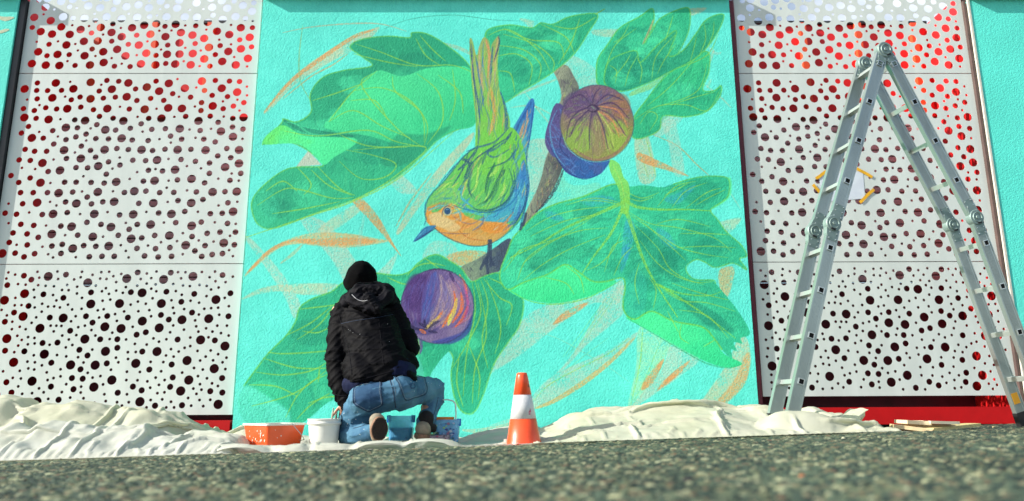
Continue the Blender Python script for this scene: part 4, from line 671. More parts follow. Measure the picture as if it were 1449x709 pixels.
def cloth(hf, x0, x1, y0, y1, sl, seed, levels=((.055, 70), (.0275, 45), (.014, 30)), g_=.0022):
    """thin sheet with sl times too much material, pushed together and dropped on the height field hf: it buckles into folds"""
    rg = np.random.default_rng(seed); P = None
    for li, (h, steps) in enumerate(levels):
        nx, ny = int((x1-x0)/h)+1, int((y1-y0)/h)+1
        if P is None:
            X, Y = np.meshgrid(np.linspace(x0, x1, nx), np.linspace(y0, y1, ny)); Z = hf(X, Y)+.03+vnoise(X+Y*.4, Y-X*.3, .13, seed)*.09+vnoise(X-Y*.5, Y+X*.2, .23, seed+1)*.09
            P = np.stack([X, Y, Z], -1)
        else:
            oy, ox = P.shape[:2]; iy, ix = np.linspace(0, oy-1, ny), np.linspace(0, ox-1, nx)
            j0 = np.minimum(iy.astype(int), oy-2); i0 = np.minimum(ix.astype(int), ox-2); fy = (iy-j0)[:, None, None]; fx = (ix-i0)[None, :, None]
            A = P[j0][:, i0]; B = P[j0][:, i0+1]; C = P[j0+1][:, i0]; D = P[j0+1][:, i0+1]; P = (A*(1-fx)+B*fx)*(1-fy)+(C*(1-fx)+D*fx)*fy
            P[..., 2] += rg.normal(0, h*.05, P.shape[:2])
        s_ = sl if li == 0 else sl*(1+.02*li)
        lx, ly = (x1-x0)/(nx-1)*s_, (y1-y0)/(ny-1)*s_; ld = math.hypot(lx, ly); bx, by = P[[0, -1], :, :2].copy(), P[:, [0, -1], :2].copy(); V = np.zeros_like(P)
        sets = []
        for k in (0, 1):
            sets += [((slice(None), slice(k, nx-1, 2)), (slice(None), slice(k+1, nx, 2)), lx, 1.), ((slice(k, ny-1, 2), slice(None)), (slice(k+1, ny, 2), slice(None)), ly, 1.),
                     ((slice(k, ny-1, 2), slice(0, nx-1)), (slice(k+1, ny, 2), slice(1, nx)), ld, .35), ((slice(k, ny-1, 2), slice(1, nx)), (slice(k+1, ny, 2), slice(0, nx-1)), ld, .35)]
        bends = [((slice(None), slice(0, nx-2)), (slice(None), slice(2, nx)), 2*lx), ((slice(0, ny-2), slice(None)), (slice(2, ny), slice(None)), 2*ly)]
        for st in range(steps):
            V *= .9; V[..., 2] -= g_*(.5 if li else 1); Q = P+V
            for it in range(7):
                for a_, b_, L, k in sets:
                    d = Q[b_]-Q[a_]; n = np.sqrt((d*d).sum(-1, keepdims=True))+1e-9; c = d*(1-L/n)*(.5*k)
                    n_a = a_[1].stop == nx-1 if False else True
                    Q[a_] += c; Q[b_] -= c
                if it % 2 == 0:
                    for a_, b_, L in bends:     # stiffness: neighbours two apart may not come close
                        d = Q[b_]-Q[a_]; n = np.sqrt((d*d).sum(-1, keepdims=True))+1e-9; c = d*np.minimum(0, 1-L*.80/n)*.22
                        Q[a_] += c; Q[b_] -= c
                Q[[0, -1], :, :2] += (bx-Q[[0, -1], :, :2])*.8; Q[:, [0, -1], :2] += (by-Q[:, [0, -1], :2])*.8
                f = hf(Q[..., 0], Q[..., 1])+.004; hitm = Q[..., 2] < f; Q[..., 2] = np.where(hitm, f, Q[..., 2])
            for sl_ in ((slice(0, 2), slice(None)), (slice(-2, None), slice(None)), (slice(None), slice(0, 2)), (slice(None), slice(-2, None))):
                q_ = Q[sl_]; q_[..., 2] += (hf(q_[..., 0], q_[..., 1])+.006-q_[..., 2])*.6; Q[sl_] = q_
            Q[..., :2] = np.where(hitm[..., None], Q[..., :2]*.6+P[..., :2]*.4, Q[..., :2])
            V = np.clip(Q-P, -.02, .02); P = Q
    return P
def sheet(name, silhouette, yd, y0, y1, m, label, seed, base=.02, ypeak=None, back=.5, res=.014, sl=1.16, kh=1.0, lumps=(), g_=.0022, crk=1.):
    xs, hs = prof(silhouette, yd); x0, x1 = xs[0], xs[-1]; ypeak = ypeak or yd
    def hf(X, Y):
        H_ = np.interp(X, xs, hs)*kh; t = (Y-y0)/(ypeak-y0); rise = np.where(Y < ypeak, np.clip(t, 0, 1)**.75, 1-(1-back)*smooth01((Y-ypeak)/max(y1-ypeak, .01)))
        wob = 1+.30*vnoise(X, Y, .25, seed+3)*(Y < ypeak-.06); e = smooth01(np.minimum(X-x0, x1-X)/.06)
        Z = np.clip(H_*rise*wob, .006, None)*np.clip(e, .05, 1)
        for (lx, ly, rx, ry, h) in lumps: Z = np.maximum(Z, h*np.clip(1-((X-lx)/rx)**2-((Y-ly)/ry)**2, 0, 1)**(.5 if h < .1 else .95))
        return Z+ground(X, Y)
    P = cloth(hf, x0, x1, y0, y1, sl, seed, ((res*4, 70), (res*2, 45), (res, 26)), g_)
    yy = P[..., 1]; P[..., 1] = np.maximum(yy, y0-.03)
    fx_, fy_ = P[..., 0]+vnoise(P[..., 0], P[..., 1], .2, seed+50)*.1, P[..., 1]+vnoise(P[..., 0], P[..., 1], .17, seed+51)*.1
    P[..., 2] += (facets(fx_*.8+fy_*.6, fy_*.8-fx_*.6, .15, seed+52)*.050+facets(fx_*.4-fy_*.9, fx_*.9+fy_*.4, .07, seed+53)*.018+facets(fx_*.9+fy_*.4, fy_*.9-fx_*.4, .035, seed+54)*.006)*crk*smooth01((P[..., 1]-y0-.01)/.14)
    me = grid_mesh(name, P[..., 0], P[..., 1], P[..., 2]); o = link_mesh(name, me, m, smooth=False)
    setmeta(o, label, 'dust sheet', 'crumpled plastic dust sheets'); return o
sheet('plastic_dust_sheet', [(-90, 566), (-30, 572), (0, 570), (18, 573), (34, 589), (48, 583), (100, 578), (135, 584), (160, 593), (180, 590), (204, 586), (236, 592), (270, 607), (300, 620), (318, 621), (345, 615), (362, 616), (385, 622)], 4.85, 4.42, 5.44, M_tarp,
      'big cream plastic dust sheet heaped under the left perforated panels', 3, ypeak=4.9, back=.6, kh=1.14, crk=1.0)
sheet('plastic_dust_sheet', [(-80, 612), (-20, 608), (40, 609), (95, 606), (130, 613), (152, 608), (185, 612), (200, 609), (215, 618), (245, 616), (268, 622), (300, 624), (330, 622), (352, 628)], 4.30, 4.03, 4.66, M_tarp2,
      'low crumpled white plastic sheet on the asphalt in front of the cream heap', 14, ypeak=4.34, back=.3, res=.012, sl=1.12, kh=1.12, crk=1.25)
sheet('plastic_dust_sheet', [(335, 626), (360, 628), (420, 630), (470, 632), (520, 629), (560, 627), (620, 628), (660, 628), (720, 624), (780, 622), (815, 621)], 4.62, 4.05, 5.46, M_tarp2,
      'flat white plastic sheet under the kneeling painter and the buckets', 25, ypeak=4.6, back=1.15, res=.014, sl=1.04, kh=.9, crk=.55,
      lumps=[(-1.42, 4.12, .20, .09, .058), (-1.14, 4.13, .13, .08, .050), (-.93, 4.13, .16, .08, .052), (-.66, 4.12, .20, .09, .056), (-.42, 4.12, .2, .09, .056), (-1.62, 4.2, .14, .12, .06), (.10, 4.95, .45, .3, .10), (.3, 4.75, .3, .2, .08), (.16, 4.3, .2, .15, .05)])
sheet('plastic_dust_sheet', [(742, 617), (760, 612), (790, 603), (805, 593), (818, 588), (835, 584), (870, 581), (920, 574), (955, 569), (1000, 571), (1040, 581), (1053, 582), (1068, 577), (1092, 577), (1112, 584), (1132, 590), (1140, 590), (1150, 579), (1160, 579), (1172, 590), (1190, 588), (1206, 584)], 4.72, 4.05, 5.40, M_tarp,
      'tall cream plastic dust sheet bunched around the ladder foot', 47, ypeak=4.74, back=.7, crk=.45, sl=1.065, kh=1.03, lumps=[(1.25, 4.2, .34, .13, .055), (1.0, 4.18, .2, .1, .05), (1.68, 4.31, .36, .17, .165), (1.93, 4.33, .18, .10, .075), (1.5, 4.22, .2, .1, .06)])
def flap():                                    # upturned corner of the sheet that ends the heap on the right
    px = [(1140, 614, 4.40), (1165, 612, 4.40), (1190, 611, 4.42), (1202, 606, 4.44), (1214, 596, 4.46), (1226, 583, 4.50), (1228, 578, 4.56), (1216, 578, 4.66), (1204, 579, 4.72), (1180, 592, 4.66), (1160, 601, 4.60), (1140, 606, 4.52)]
    ctr = [(1175, 604, 4.50), (1195, 597, 4.52), (1208, 588, 4.55)]
    bm = bmesh.new(); rim = [bm.verts.new(at(*p)) for p in px]; c = [bm.verts.new(at(p[0], p[1], p[2]-.035)) for p in ctr]
    F_ = [(0, 1, 'a'), (1, 2, 'a'), (2, 3, 'b'), (3, 4, 'b'), (4, 5, 'c'), (5, 6, 'c'), (6, 7, 'c'), (7, 8, 'c'), (8, 9, 'b'), (9, 10, 'a'), (10, 11, 'a'), (11, 0, 'a')]
    ci = dict(a=c[0], b=c[1], c=c[2])
    for i, j, k in F_: bm.faces.new((rim[i], rim[j], ci[k]))
    bm.faces.new((rim[2], c[1], c[0])); bm.faces.new((rim[9], c[0], c[1])); bm.faces.new((rim[4], c[2], c[1])); bm.faces.new((rim[8], c[1], c[2]))
    tip = bm.verts.new(at(1186, 613, 4.75)); tip2 = bm.verts.new(at(1210, 612, 4.8)); bm.faces.new((rim[3], rim[4], tip2, tip)); bm.faces.new((rim[4], rim[5], tip2))
    bmesh.ops.subdivide_edges(bm, edges=bm.edges[:], cuts=4, use_grid_fill=True); bmesh.ops.triangulate(bm, faces=bm.faces[:])
    for v in bm.verts: v.co += Vector((noise.noise(v.co*14), noise.noise(v.co*14+Vector((9, 0, 0))), noise.noise(v.co*14+Vector((0, 7, 0)))))*.012
    o = bmobj('plastic_dust_sheet', bm, M_tarp, smooth=False); setmeta(o, 'upturned stiff corner of cream plastic sheet right of the ladder foot', 'dust sheet', 'crumpled plastic dust sheets')
flap()

# ------------------------------------------------------------------ folding ladder
def alu(name, c, r): return mat(name, c, r, metal=.75, spec=.5, var=.12, vscale=6, bump=.06, bscale=30, bdist=.002, stretch=(1, 1, .15))
M_alu = alu('brushed_aluminium', (.42, .48, .46), .34); M_alu2 = mat('cast_hinge_metal', (.24, .33, .31), .55, metal=.35, var=.2, vscale=14); M_rung = alu('rung_aluminium', (.58, .63, .60), .45)
M_end_shade = mat('rung_end_shadow', (.004, .004, .004), .9); M_rubber = mat('black_rubber', (.012, .013, .014), .6, var=.3); M_rivet = mat('steel_rivet', (.7, .75, .74), .3, metal=.9); M_stick = mat('yellow_sticker', (.75, .36, .01), .5)
def ladder():
    a = R(9); r = Vector((-math.sin(a), math.cos(a), 0)); P0 = at(1249, 70, 4.5); h = lambda x, y: hit(x, y, P0, np.array(r))
    Wd = .205
    t = empty('folding_ladder', (P0.x, P0.y+.1, float(ground(P0.x, P0.y))), 'tall articulated aluminium ladder standing as an A in front of the right panels', 'ladder')
    legs = {'L': [(1249, 70), (1180, 317), (1117, 606)], 'R': [(1251, 70), (1379, 309), (1488, 600)]}
    shared = {}
    for side, ks in legs.items():
        K = [h(*k) for k in ks]
        for seg in (0, 1):
            A, B = K[seg], K[seg+1]; u = (B-A).normalized(); w = r.cross(u).normalized(); L = (B-A).length
            if w.x < 0: w = -w
            if side == 'L': offs = -.004
            lo, hi = (.045 if seg == 0 else .035), L-(.035 if seg == 0 else .0)
            for far in (0, 1):
                O = A+r*(Wd*far); M = frame(O, w, r, u)
                bm = bmesh.new(); hw, th = .038, .0125
                box(bm, (-hw, -th, lo), (hw, th, hi), M)
                for gx in (-.020, -.012, -.004, .004, .012, .020): # raised ribs on the outer faces
                    box(bm, (gx-.0022, -th-.0022, lo+.002), (gx+.0022, -th+.001, hi-.002), M)
                box(bm, (-hw-.0015, -th-.003, lo+.001), (-hw+.005, th+.003, hi-.001), M); box(bm, (hw-.005, -th-.003, lo+.001), (hw+.0015, th+.003, hi-.001), M)
                rail = bmobj('rail', bm, M_alu, t)
                for zc in (lo+.03, hi-.05) if seg == 0 else (lo+.03,):   # hinge straps with rivets
                    bmobj('hinge_strap', box(bmesh.new(), (-.030, -th-.0042, zc-.045), (.030, -th-.0024, zc+.05), M), M_alu2, rail)
                    for sx in (-.024, .024):
                        for sz in (-.036, 0, .038):
                            q_ = M @ Matrix.Translation((sx, -th-.004, zc+sz)) @ Matrix.Rotation(R(90), 4, 'X')
                            if 'rivet' not in shared:
                                bm = bmesh.new(); lathe(bm, [(.0048, 0), (.0042, .003), (.0015, .0042)], 8); bmesh.ops.recalc_face_normals(bm, faces=bm.faces); rv = bpy.data.meshes.new('rivet'); bm.to_mesh(rv); bm.free(); rv.materials.append(M_rivet); shared['rivet'] = rv
                            ro = link_mesh('rivet', shared['rivet'], None, rail); ro.matrix_basis = q_
                if seg == 1:
                    zf = L; bm = bmesh.new(); box(bm, (-hw-.004, -th-.006, zf-.075), (hw+.004, th+.006, zf+.012), M); bmobj('rubber_foot', bm, M_rubber, t, bevel=.004)
            # rungs; black blocks in the rimmed ends paint the shade of a hollow
            zs = [.115, .395, .675, .955] if seg == 0 else [.165, .445, .735, 1.02]
            if side == 'L' : zs = [v*L/1.17/1.06 for v in zs] if seg == 0 else [v*L/1.30 for v in zs]
            else: zs = [v*L/1.22 for v in zs] if seg == 0 else [v*L/1.30 for v in zs]
            for z in zs:
                M = frame(A+u*z, w, r, u); bm = bmesh.new(); box(bm, (-.015, .0127, -.014), (.015, Wd-.0127, .014), M)
                for gx in (-.009, -.003, .003, .009): box(bm, (gx-.0012, .014, -.0155), (gx+.0012, Wd-.014, -.0138), M)
                rg = bmobj('rung', bm, M_rung, t)
                bm = bmesh.new()
                for lo_, hi_ in (((-.0185, -.0225, -.018), (.0185, -.0125, -.0145)), ((-.0185, -.0225, .0145), (.0185, -.0125, .018)), ((-.0185, -.0225, -.0145), (-.015, -.0125, .0145)), ((.015, -.0225, -.0145), (.0185, -.0125, .0145))): box(bm, lo_, hi_, M)
                bmobj('rung_end_rim', bm, M_rivet, rg); bmobj('rung_end_shade', box(bmesh.new(), (-.0149, -.0165, -.0144), (.0149, -.0128, .0144), M), M_end_shade, rg)
        # mid hinges
        for far in (0, 1):
            O = K[1]+r*(Wd*far); hinge(t, O+(Vector((-.012, 0, .0)) if side == 'L' else Vector((.0, 0, .002))), r, (K[0]-K[1]).normalized(), (K[2]-K[1]).normalized(), .052, 'hinge')
    for far in (0, 1): hinge(t, h(1250, 72)+r*(Wd*far), r, (h(1180, 317)-P0).normalized(), (h(1379, 309)-P0).normalized(), .056, 'top_hinge')
    K2 = h(1488, 600)+r*Wd; M = frame(h(1379, 309)+r*(Wd-.0), (0, 0, 1), r, (1, 0, 0))
    A, B = h(1379, 309), h(1488, 600); u = (B-A).normalized(); w = r.cross(u).normalized(); w = w if w.x > 0 else -w; L = (B-A).length; M = frame(A+r*Wd, w, r, u)
    bmobj('yellow_label', box(bmesh.new(), (-.030, -.0168, L-.20), (.018, -.0152, L-.13), M), M_stick, t)
def hinge(t, O, r, u1, u2, rad, name):
    f = frame(O, r.cross(Vector((0, 0, 1))), Vector((0, 0, 1)), r); f = Matrix.Translation(-r*.024) @ f
    bm = bmesh.new(); lathe(bm, [(rad*.2, 0), (rad*.92, 0), (rad, .006), (rad, .042), (rad*.92, .048), (rad*.2, .048)], 28, f)
    hg = bmobj(name, bm, M_alu2, t, smooth=False, bevel=0)
    g2 = Matrix.Translation(-r*.0045) @ f; bm = bmesh.new(); lathe(bm, [(rad*.52, .006), (rad*.60, .0), (rad*.66, .006)], 24, g2); lathe(bm, [(rad*.05, -.002), (rad*.2, -.002), (rad*.26, .006)], 16, g2); bmobj('hinge_boss', bm, M_alu2, hg)
    bm = bmesh.new()
    for u in (u1, u2):                          # cheeks reaching down each rail
        w = r.cross(u).normalized(); M = frame(O-r*.0195, w, r, u)
        vs = []
        for yy in (0, .039):
            vs.append([bm.verts.new(M @ Vector(p)) for p in ((-rad*.86, yy, 0), (rad*.86, yy, 0), (.031, yy, .075), (.022, yy, .092), (-.022, yy, .092), (-.031, yy, .075))])
        bm.faces.new(vs[0]); bm.faces.new(vs[1][::-1])
        for i in range(6): bm.faces.new((vs[0][i], vs[0][(i+1) % 6], vs[1][(i+1) % 6], vs[1][i]))
    bmobj('hinge_cheeks', bm, M_alu2, hg)
    M = frame(O-r*.026+u2*rad*.72, r.cross(u2), r, u2); bm = bmesh.new(); box(bm, (-.017, -.003, -.004), (.012, .003, .006), M); bmobj('locking_lever', bm, M_rubber, hg)
ladder()

# ------------------------------------------------------------------ paper notice with four tapes (on the right middle panel)
def paper():
    y = PY-.0012; t = None
    q = [at(1158, 246, y), at(1221, 243, y), at(1224, 281, y), at(1164, 286, y)]; n = 14; bm = bmesh.new(); G = []
    for i in range(n):
        row = []
        for j in range(n):
            s_, v_ = j/(n-1), i/(n-1); p = (q[0]*(1-s_)+q[1]*s_)*(1-v_)+(q[3]*(1-s_)+q[2]*s_)*v_
            row.append(bm.verts.new((p.x, y-.0006-.0032*abs(noise.noise(Vector((s_*2, v_*7, 3)))), p.z)))
        G.append(row)
    for i in range(n-1):
        for j in range(n-1): bm.faces.new((G[i][j], G[i+1][j], G[i+1][j+1], G[i][j+1]))
    t = bmobj('paper_notice', bm, mat('white_paper', (.68, .75, .82), .7, col2=(.60, .66, .76), vscale=14), smooth=True); setmeta(t, 'creased white paper taped to the panel behind the ladder', 'paper')
    Mt = mat('yellow_tape', (.80, .42, .01), .5, var=.15, vscale=40)
    for a, b in (((1154, 253), (1176, 238)), ((1150, 261), (1166, 280)), ((1211, 238), (1234, 251)), ((1216, 287), (1236, 268))):
        A, B = at(a[0], a[1], y), at(b[0], b[1], y); u = (B-A).normalized(); w = u.cross(Vector((0, 1, 0))); M = frame(A, u, (0, 1, 0), w); L = (B-A).length; bm = bmesh.new()
        n_ = 8; lo_, hi_ = [], []
        for i in range(n_+1):
            e = .0 if 0 < i < n_ else .0; yy = -.0052-.0006*math.sin(i*1.1); j_ = .0015*math.sin(i*5.3)
            lo_.append([bm.verts.new(M @ Vector((L*i/n_+(.004*random.random() if i in (0, n_) else 0), yy, s_*.012+j_))) for s_ in (-1, 1)])
        for p_, q_ in zip(lo_, lo_[1:]): bm.faces.new((p_[0], q_[0], q_[1], p_[1]))
        ob = bmobj('tape', bm, Mt, t); sm = ob.modifiers.new('s', 'SOLIDIFY'); sm.thickness = .0006
paper()

# ------------------------------------------------------------------ traffic cone
def cone():
    y = 4.20; b = at(741.5, 629, y); x = b.x; gz = float(ground(x, y))+.001; top = at(737.5, 527.5, y).z
    t = empty('traffic_cone', (x, y, gz), 'orange traffic cone with one white band, right of the painter', 'traffic cone')
    Mo = mat('fluorescent_orange_plastic', (.90, .088, .022), .35, spec=.5, var=.12, vscale=10, bump=.08, bscale=25, bdist=.004, coat=.15)
    Mw = mat('white_reflective_band', (.66, .67, .68), .5, var=.12, vscale=25, bump=.2, bscale=80, bdist=.002); Mb = mat('black_marker', (.01, .01, .012), .5); Mp = mat('pink_print', (.55, .06, .14), .5)
    H = top-gz; lean = Matrix.Translation((x, y, gz)) @ Matrix.Rotation(R(-1.2), 4, 'Y')
    rr = lambda z: .0975+(.0292-.0975)*(z-.02)/(H-.02)
    z1, z2 = at(0, 594, y).z, 0
    zb0, zb1 = H*(1-(594-527.5)/(629-527.5)*.93), H*(1-(559.5-527.5)/(629-527.5)*.93)
    bm = bmesh.new(); box(bm, (-.12, -.12, .0), (.12, .12, .016), lean @ Matrix.Rotation(R(8), 4, 'Z')); bmobj('base', bm, Mo, t, bevel=.006)
    bm = bmesh.new(); lathe(bm, [(.104, .018), (.1, .03), (rr(.05), .05), (rr(zb0)+.0008, zb0-.001), (rr(zb0)-.003, zb0), (rr(zb1)-.003, zb1), (rr(zb1)+.0008, zb1+.001), (rr(H-.02), H-.02), (rr(H)-.001, H-.002), (rr(H)-.006, H), (rr(H)-.012, H-.003)], 40, lean); bmobj('cone_body', bm, Mo, t, smooth=True)
    bm = bmesh.new(); N = 40
    lathe(bm, [(rr(zb0)-.004, zb0+.0005), (rr(zb0)+.0001, zb0+.001), (rr(zb1)+.0001, zb1-.001), (rr(zb1)-.004, zb1-.0005)], N, lean); bd = bmobj('white_band', bm, Mw, t, smooth=True)
    def patch(pts, m, nm, par):                 # small flat print wrapped on the cone
        for P_ in pts:
            bm = bmesh.new(); vs = []
            for a, z in P_: vs.append(bm.verts.new(lean @ Vector(((rr(z)+.0006)*math.sin(a), -(rr(z)+.0006)*math.cos(a), z))))
            bm.faces.new(vs); bmobj(nm, bm, m, par)
    z = zb1+.03; patch([[(.93, z), (1.1, z+.012), (1.0, z+.032), (.86, z+.02)], [(.95, z-.02), (1.12, z-.016), (1.05, z+.006), (.9, z)]], Mb, 'scuff_mark', t)
    z = zb0+.022; patch([[(.45, z), (.62, z+.002), (.60, z+.008), (.44, z+.006)], [(.42, z+.010), (.6, z+.012), (.66, z+.030), (.5, z+.018)], [(.60, z+.012), (.68, z+.012), (.68, z+.034), (.62, z+.034)]], Mp, 'pink_print', bd)
cone()

# ------------------------------------------------------------------ buckets and tubs
M_org = mat('orange_plastic', (.80, .10, .022), .35, var=.08, vscale=9, coat=.1); M_wpl = mat('white_plastic', (.74, .74, .68), .35, var=.08, vscale=12, bump=.06, bscale=30); M_drip = mat('dried_white_paint', (.75, .74, .66), .5)
M_dpaint = mat('wet_dark_paint', (.02, .06, .06), .25); M_wire = mat('galvanised_wire', (.4, .42, .42), .3, metal=.9)
def orange_bucket():
    y = 4.46; q = at(387, 630, y); x, z = q.x, q.z; top = at(387, 599, y).z; H = top-z+.012; z -= .012
    t = empty('orange_bucket', (x, y, z), 'square orange plastic bucket splashed with white paint, left of the painter', 'bucket', 'buckets and tubs around the painter')
    M = Matrix.Translation((x, y, z)) @ Matrix.Rotation(R(50), 4, 'Z') ; rb, rt_ = .1105, .128
    def ring(bm, hw, zz, n=6, rc=.018):
        vs = []
        for cx, cy, a0 in ((1, 1, 0), (-1, 1, 90), (-1, -1, 180), (1, -1, 270)):
            for k in range(n): a = R(a0+90*k/(n-1)); vs.append(bm.verts.new(M @ Vector((cx*(hw-rc)+rc*math.cos(a), cy*(hw-rc)+rc*math.sin(a), zz))))
        return vs
    bm = bmesh.new(); R_ = [ring(bm, rb, 0), ring(bm, (rb+rt_)/2, H*.5), ring(bm, rt_, H-.008), ring(bm, rt_-.004, H-.008), ring(bm, rb-.004, .006)]; n = len(R_[0])
    for A, B in zip(R_, R_[1:]):
        for i in range(n): bm.faces.new((A[i], A[(i+1) % n], B[(i+1) % n], B[i]))
    bm.faces.new(R_[0]); bm.faces.new(R_[-1]); bmobj('bucket_body', bm, M_org, t)
    bm = bmesh.new(); R_ = [ring(bm, rt_-.003, H-.011), ring(bm, rt_+.006, H-.010), ring(bm, rt_+.007, H-.002), ring(bm, rt_+.003, H+.001), ring(bm, rt_-.006, H-.001), ring(bm, rt_-.007, H-.011)]
    for A, B in zip(R_, R_[1:]+R_[:1]):
        for i in range(n): bm.faces.new((A[i], A[(i+1) % n], B[(i+1) % n], B[i]))
    rim = bmobj('rim', bm, M_drip, t)
    bm = bmesh.new(); r0 = ring(bm, rt_-.008, H-.03); bm.faces.new(r0); bmobj('dark_paint', bm, M_dpaint, t)
    g = random.Random(4)
    for k in range(20):                        # splashes
        face = g.choice((0, 0, 1)); u_, v_ = g.uniform(-.09, .09), g.uniform(.02, H-.03); s_ = g.uniform(.0015, .0038); hw = rb+(rt_-rb)*v_/H+.0006
        bm = bmesh.new(); N = 8; L = s_*g.uniform(1, 3)
        for_ = []
        for i in range(N):
            a = 2*math.pi*i/N; p = (u_+s_*math.cos(a), v_+L*math.sin(a)); for_.append(bm.verts.new(M @ (Vector((-hw, p[0], p[1])) if face == 0 else Vector((p[0], -hw, p[1])))))
        bm.faces.new(for_); bmobj('paint_splash', bm, M_drip, t)
    bm = bmesh.new(); hw = rt_-.006; vs = [bm.verts.new(M @ Vector((-hw+.0035-a*.022, b, c))) for a, b, c in ((0, -.058, H-.012), (0, -.052, H-.012), (.3, -.053, H-.072), (.32, -.057, H-.078))]; bm.faces.new(vs); bmobj('paint_drip', bm, M_drip, t)
    A, B = M @ Vector((rt_*.05, -rt_-.008, H-.016)), M @ Vector((rt_*.8, -rt_-.010, H-.02)); A = at(413, 599, y-.12); C = at(427, 616, y-.1); D = at(430, 622, y-.06); E = at(423, 623, y-.02)
    bm = bmesh.new(); tube(bm, crom([A, (A+C)/2, C, D, E], 4), .0022, 6); bmobj('wire_handle', bm, M_wire, t)
orange_bucket()
def white_bucket():
    y = 4.42; q = at(457.5, 633, y); x, z = q.x, q.z; H = at(457, 592.5, y).z-z; k = y/1040
    t = empty('white_bucket', (x, y, z), 'round white plastic paint bucket holding brushes, beside the knee', 'bucket', 'buckets and tubs around the painter')
    M = Matrix.Translation((x, y, z)); rt_, rb = 22.0*k, 18.5*k
    bm = bmesh.new(); lathe(bm, [(rb-.004, .0), (rb, .004), (rb+(rt_-rb)*.35, H*.4), (rt_-.004, H-.04), (rt_-.004, H-.034), (rt_+.003, H-.032), (rt_+.004, H-.02), (rt_+.001, H-.018), (rt_+.001, H-.006), (rt_+.004, H-.004), (rt_+.003, H), (rt_-.003, H), (rt_-.005, H-.03), (rb-.003, .01), (0.001, .01)], 40, M); bmobj('bucket_body', bm, M_wpl, t, smooth=True)
    bm = bmesh.new(); lathe(bm, [(.001, H-.045), (rt_-.006, H-.045)], 30, M); bmobj('paint', bm, mat('green_paint', (.12, .5, .38), .3), t)
    b = None
    for k_, (a, c, r_, col) in enumerate((((468, 596), (472, 577), .0055, (.36, .33, .24)), ((473, 597), (477, 582), .006, (.12, .13, .10)), ((478, 597), (481, 580), .004, (.02, .02, .02)), ((474, 596), (476, 588), .010, (.22, .24, .16)))):
        A, B = at(a[0], a[1]+6, y-.02+.02*k_), at(c[0], c[1], y+.0+.01*k_)
        t2 = empty('paint_brush', A, ('pale wooden-handled brush leaning in the white bucket', 'dark brush handle in the middle of the white bucket', 'thin black brush handle nearest the painter, in white bucket', 'short thick bristle brush just above the white bucket rim')[k_], 'paint brush', 'brushes in the white bucket')
        bm = bmesh.new(); tube(bm, [A, A*.6+B*.4, A*.2+B*.8, B], [r_*.8, r_, r_*.8, r_*.5], 10); bmobj('handle', bm, mat('brush_handle', col, .5, var=.3, vscale=60), t2, smooth=True)
        bm = bmesh.new(); tube(bm, [A-(B-A)*.9, A-(B-A)*.02], [r_*1.6, r_*1.1], 10); bmobj('ferrule', bm, M_wire, t2, smooth=True)
white_bucket()
def clear_blue(name, c, a=.55):
    m = mat(name, c, .25, spec=.5, var=.35, vscale=9, bump=.3, bscale=26, bdist=.006); P = m.node_tree.nodes['Principled BSDF']; P.inputs['Alpha'].default_value = a; return m
M_bl = clear_blue('translucent_blue_plastic', (.20, .62, 1.0), .45); M_bl2 = clear_blue('blue_plastic_tub', (.22, .52, .92), .6)
def tub(name, x0, x1, ytop, ybot, y, m, label, water, handle=False):
    A, B = at(x0, ybot, y), at(x1, ybot, y); zt = at(x0, ytop, y).z; z = A.z; H = zt-z; hw = (B.x-A.x)/2; cx = (A.x+B.x)/2
    t = empty(name, (cx, y, z), label, 'tub', 'buckets and tubs around the painter'); M = Matrix.Translation((cx, y, z))
    bm = bmesh.new(); s_ = 5
    lathe(bm, [(.01, 0), (hw*.86, 0), (hw*.88, .01), (hw*.92, H*.4), (hw*.94, H*.42), (hw*.96, H-.028), (hw, H-.026), (hw*1.01, H), (hw*.985, H), (hw*.95, H-.02), (hw*.85, .008), (.01, .006)], 48, M, sq=s_); bmobj('tub_body', bm, m, t, smooth=False)
    bm = bmesh.new(); lathe(bm, [(.005, .012), (hw*.84, .012), (hw*.90, H*water), (.005, H*water)], 32, M, sq=s_); bmobj('water', bm, mat('blue_wash_water', (.07, .44, .90), .2, var=.3, vscale=12), t)
    for sx in (-1, 1): bmobj('lug', box(bmesh.new(), (sx*hw*.93-.012, -hw*.35, H-.04), (sx*hw*.93+.012, -hw*.15, H+.004), M), mat('blue_plastic_lug', (.01, .11, .60), .35), t, bevel=.003)
    return t, M, hw, H
tub('blue_tub', 549, 586, 588.5, 625, 4.72, M_bl, 'translucent blue square tub between the painter\'s two shoes', .55)
t_, M_, hw_, H_ = tub('blue_tub', 612, 651, 593.5, 627, 4.74, M_bl2, 'blue paint-stained tub with white arched handle, right of the painter', .5)
y = 4.74; bm = bmesh.new(); tube(bm, crom([at(645, 597, y-.06), at(645, 580, y-.06), at(643.5, 570, y-.06), at(636, 566, y-.06), at(624, 566, y-.05), at(612, 568, y-.05), at(606, 580, y-.05)], 5), .0042, 8); bmobj('handle', bm, M_wpl, t_, smooth=True)
g = random.Random(8)
for k in range(46):                            # dried paint blotches on the stained tub
    u_, v_ = g.uniform(-.8, .8)*hw_, g.uniform(.01, H_*.85); s_ = g.uniform(.003, .011); bm = bmesh.new(); N = 9
    vs = [bm.verts.new(M_ @ Vector((u_+s_*math.cos(a)*g.uniform(.6, 1.3), -hw_*(.885+.11*v_/H_)-.0035-k*.00004, v_+s_*.7*math.sin(a)*g.uniform(.6, 1.3)))) for a in [2*math.pi*i/N for i in range(N)]]
    bm.faces.new(vs); bmobj('paint_blotch', bm, mat('blotch_%d' % k, g.choice(((.35, .45, .62), (.03, .05, .25), (.30, .14, .24), (.30, .55, .20), (.5, .55, .6), (.04, .12, .10), (.10, .35, .65))), .5), t_)
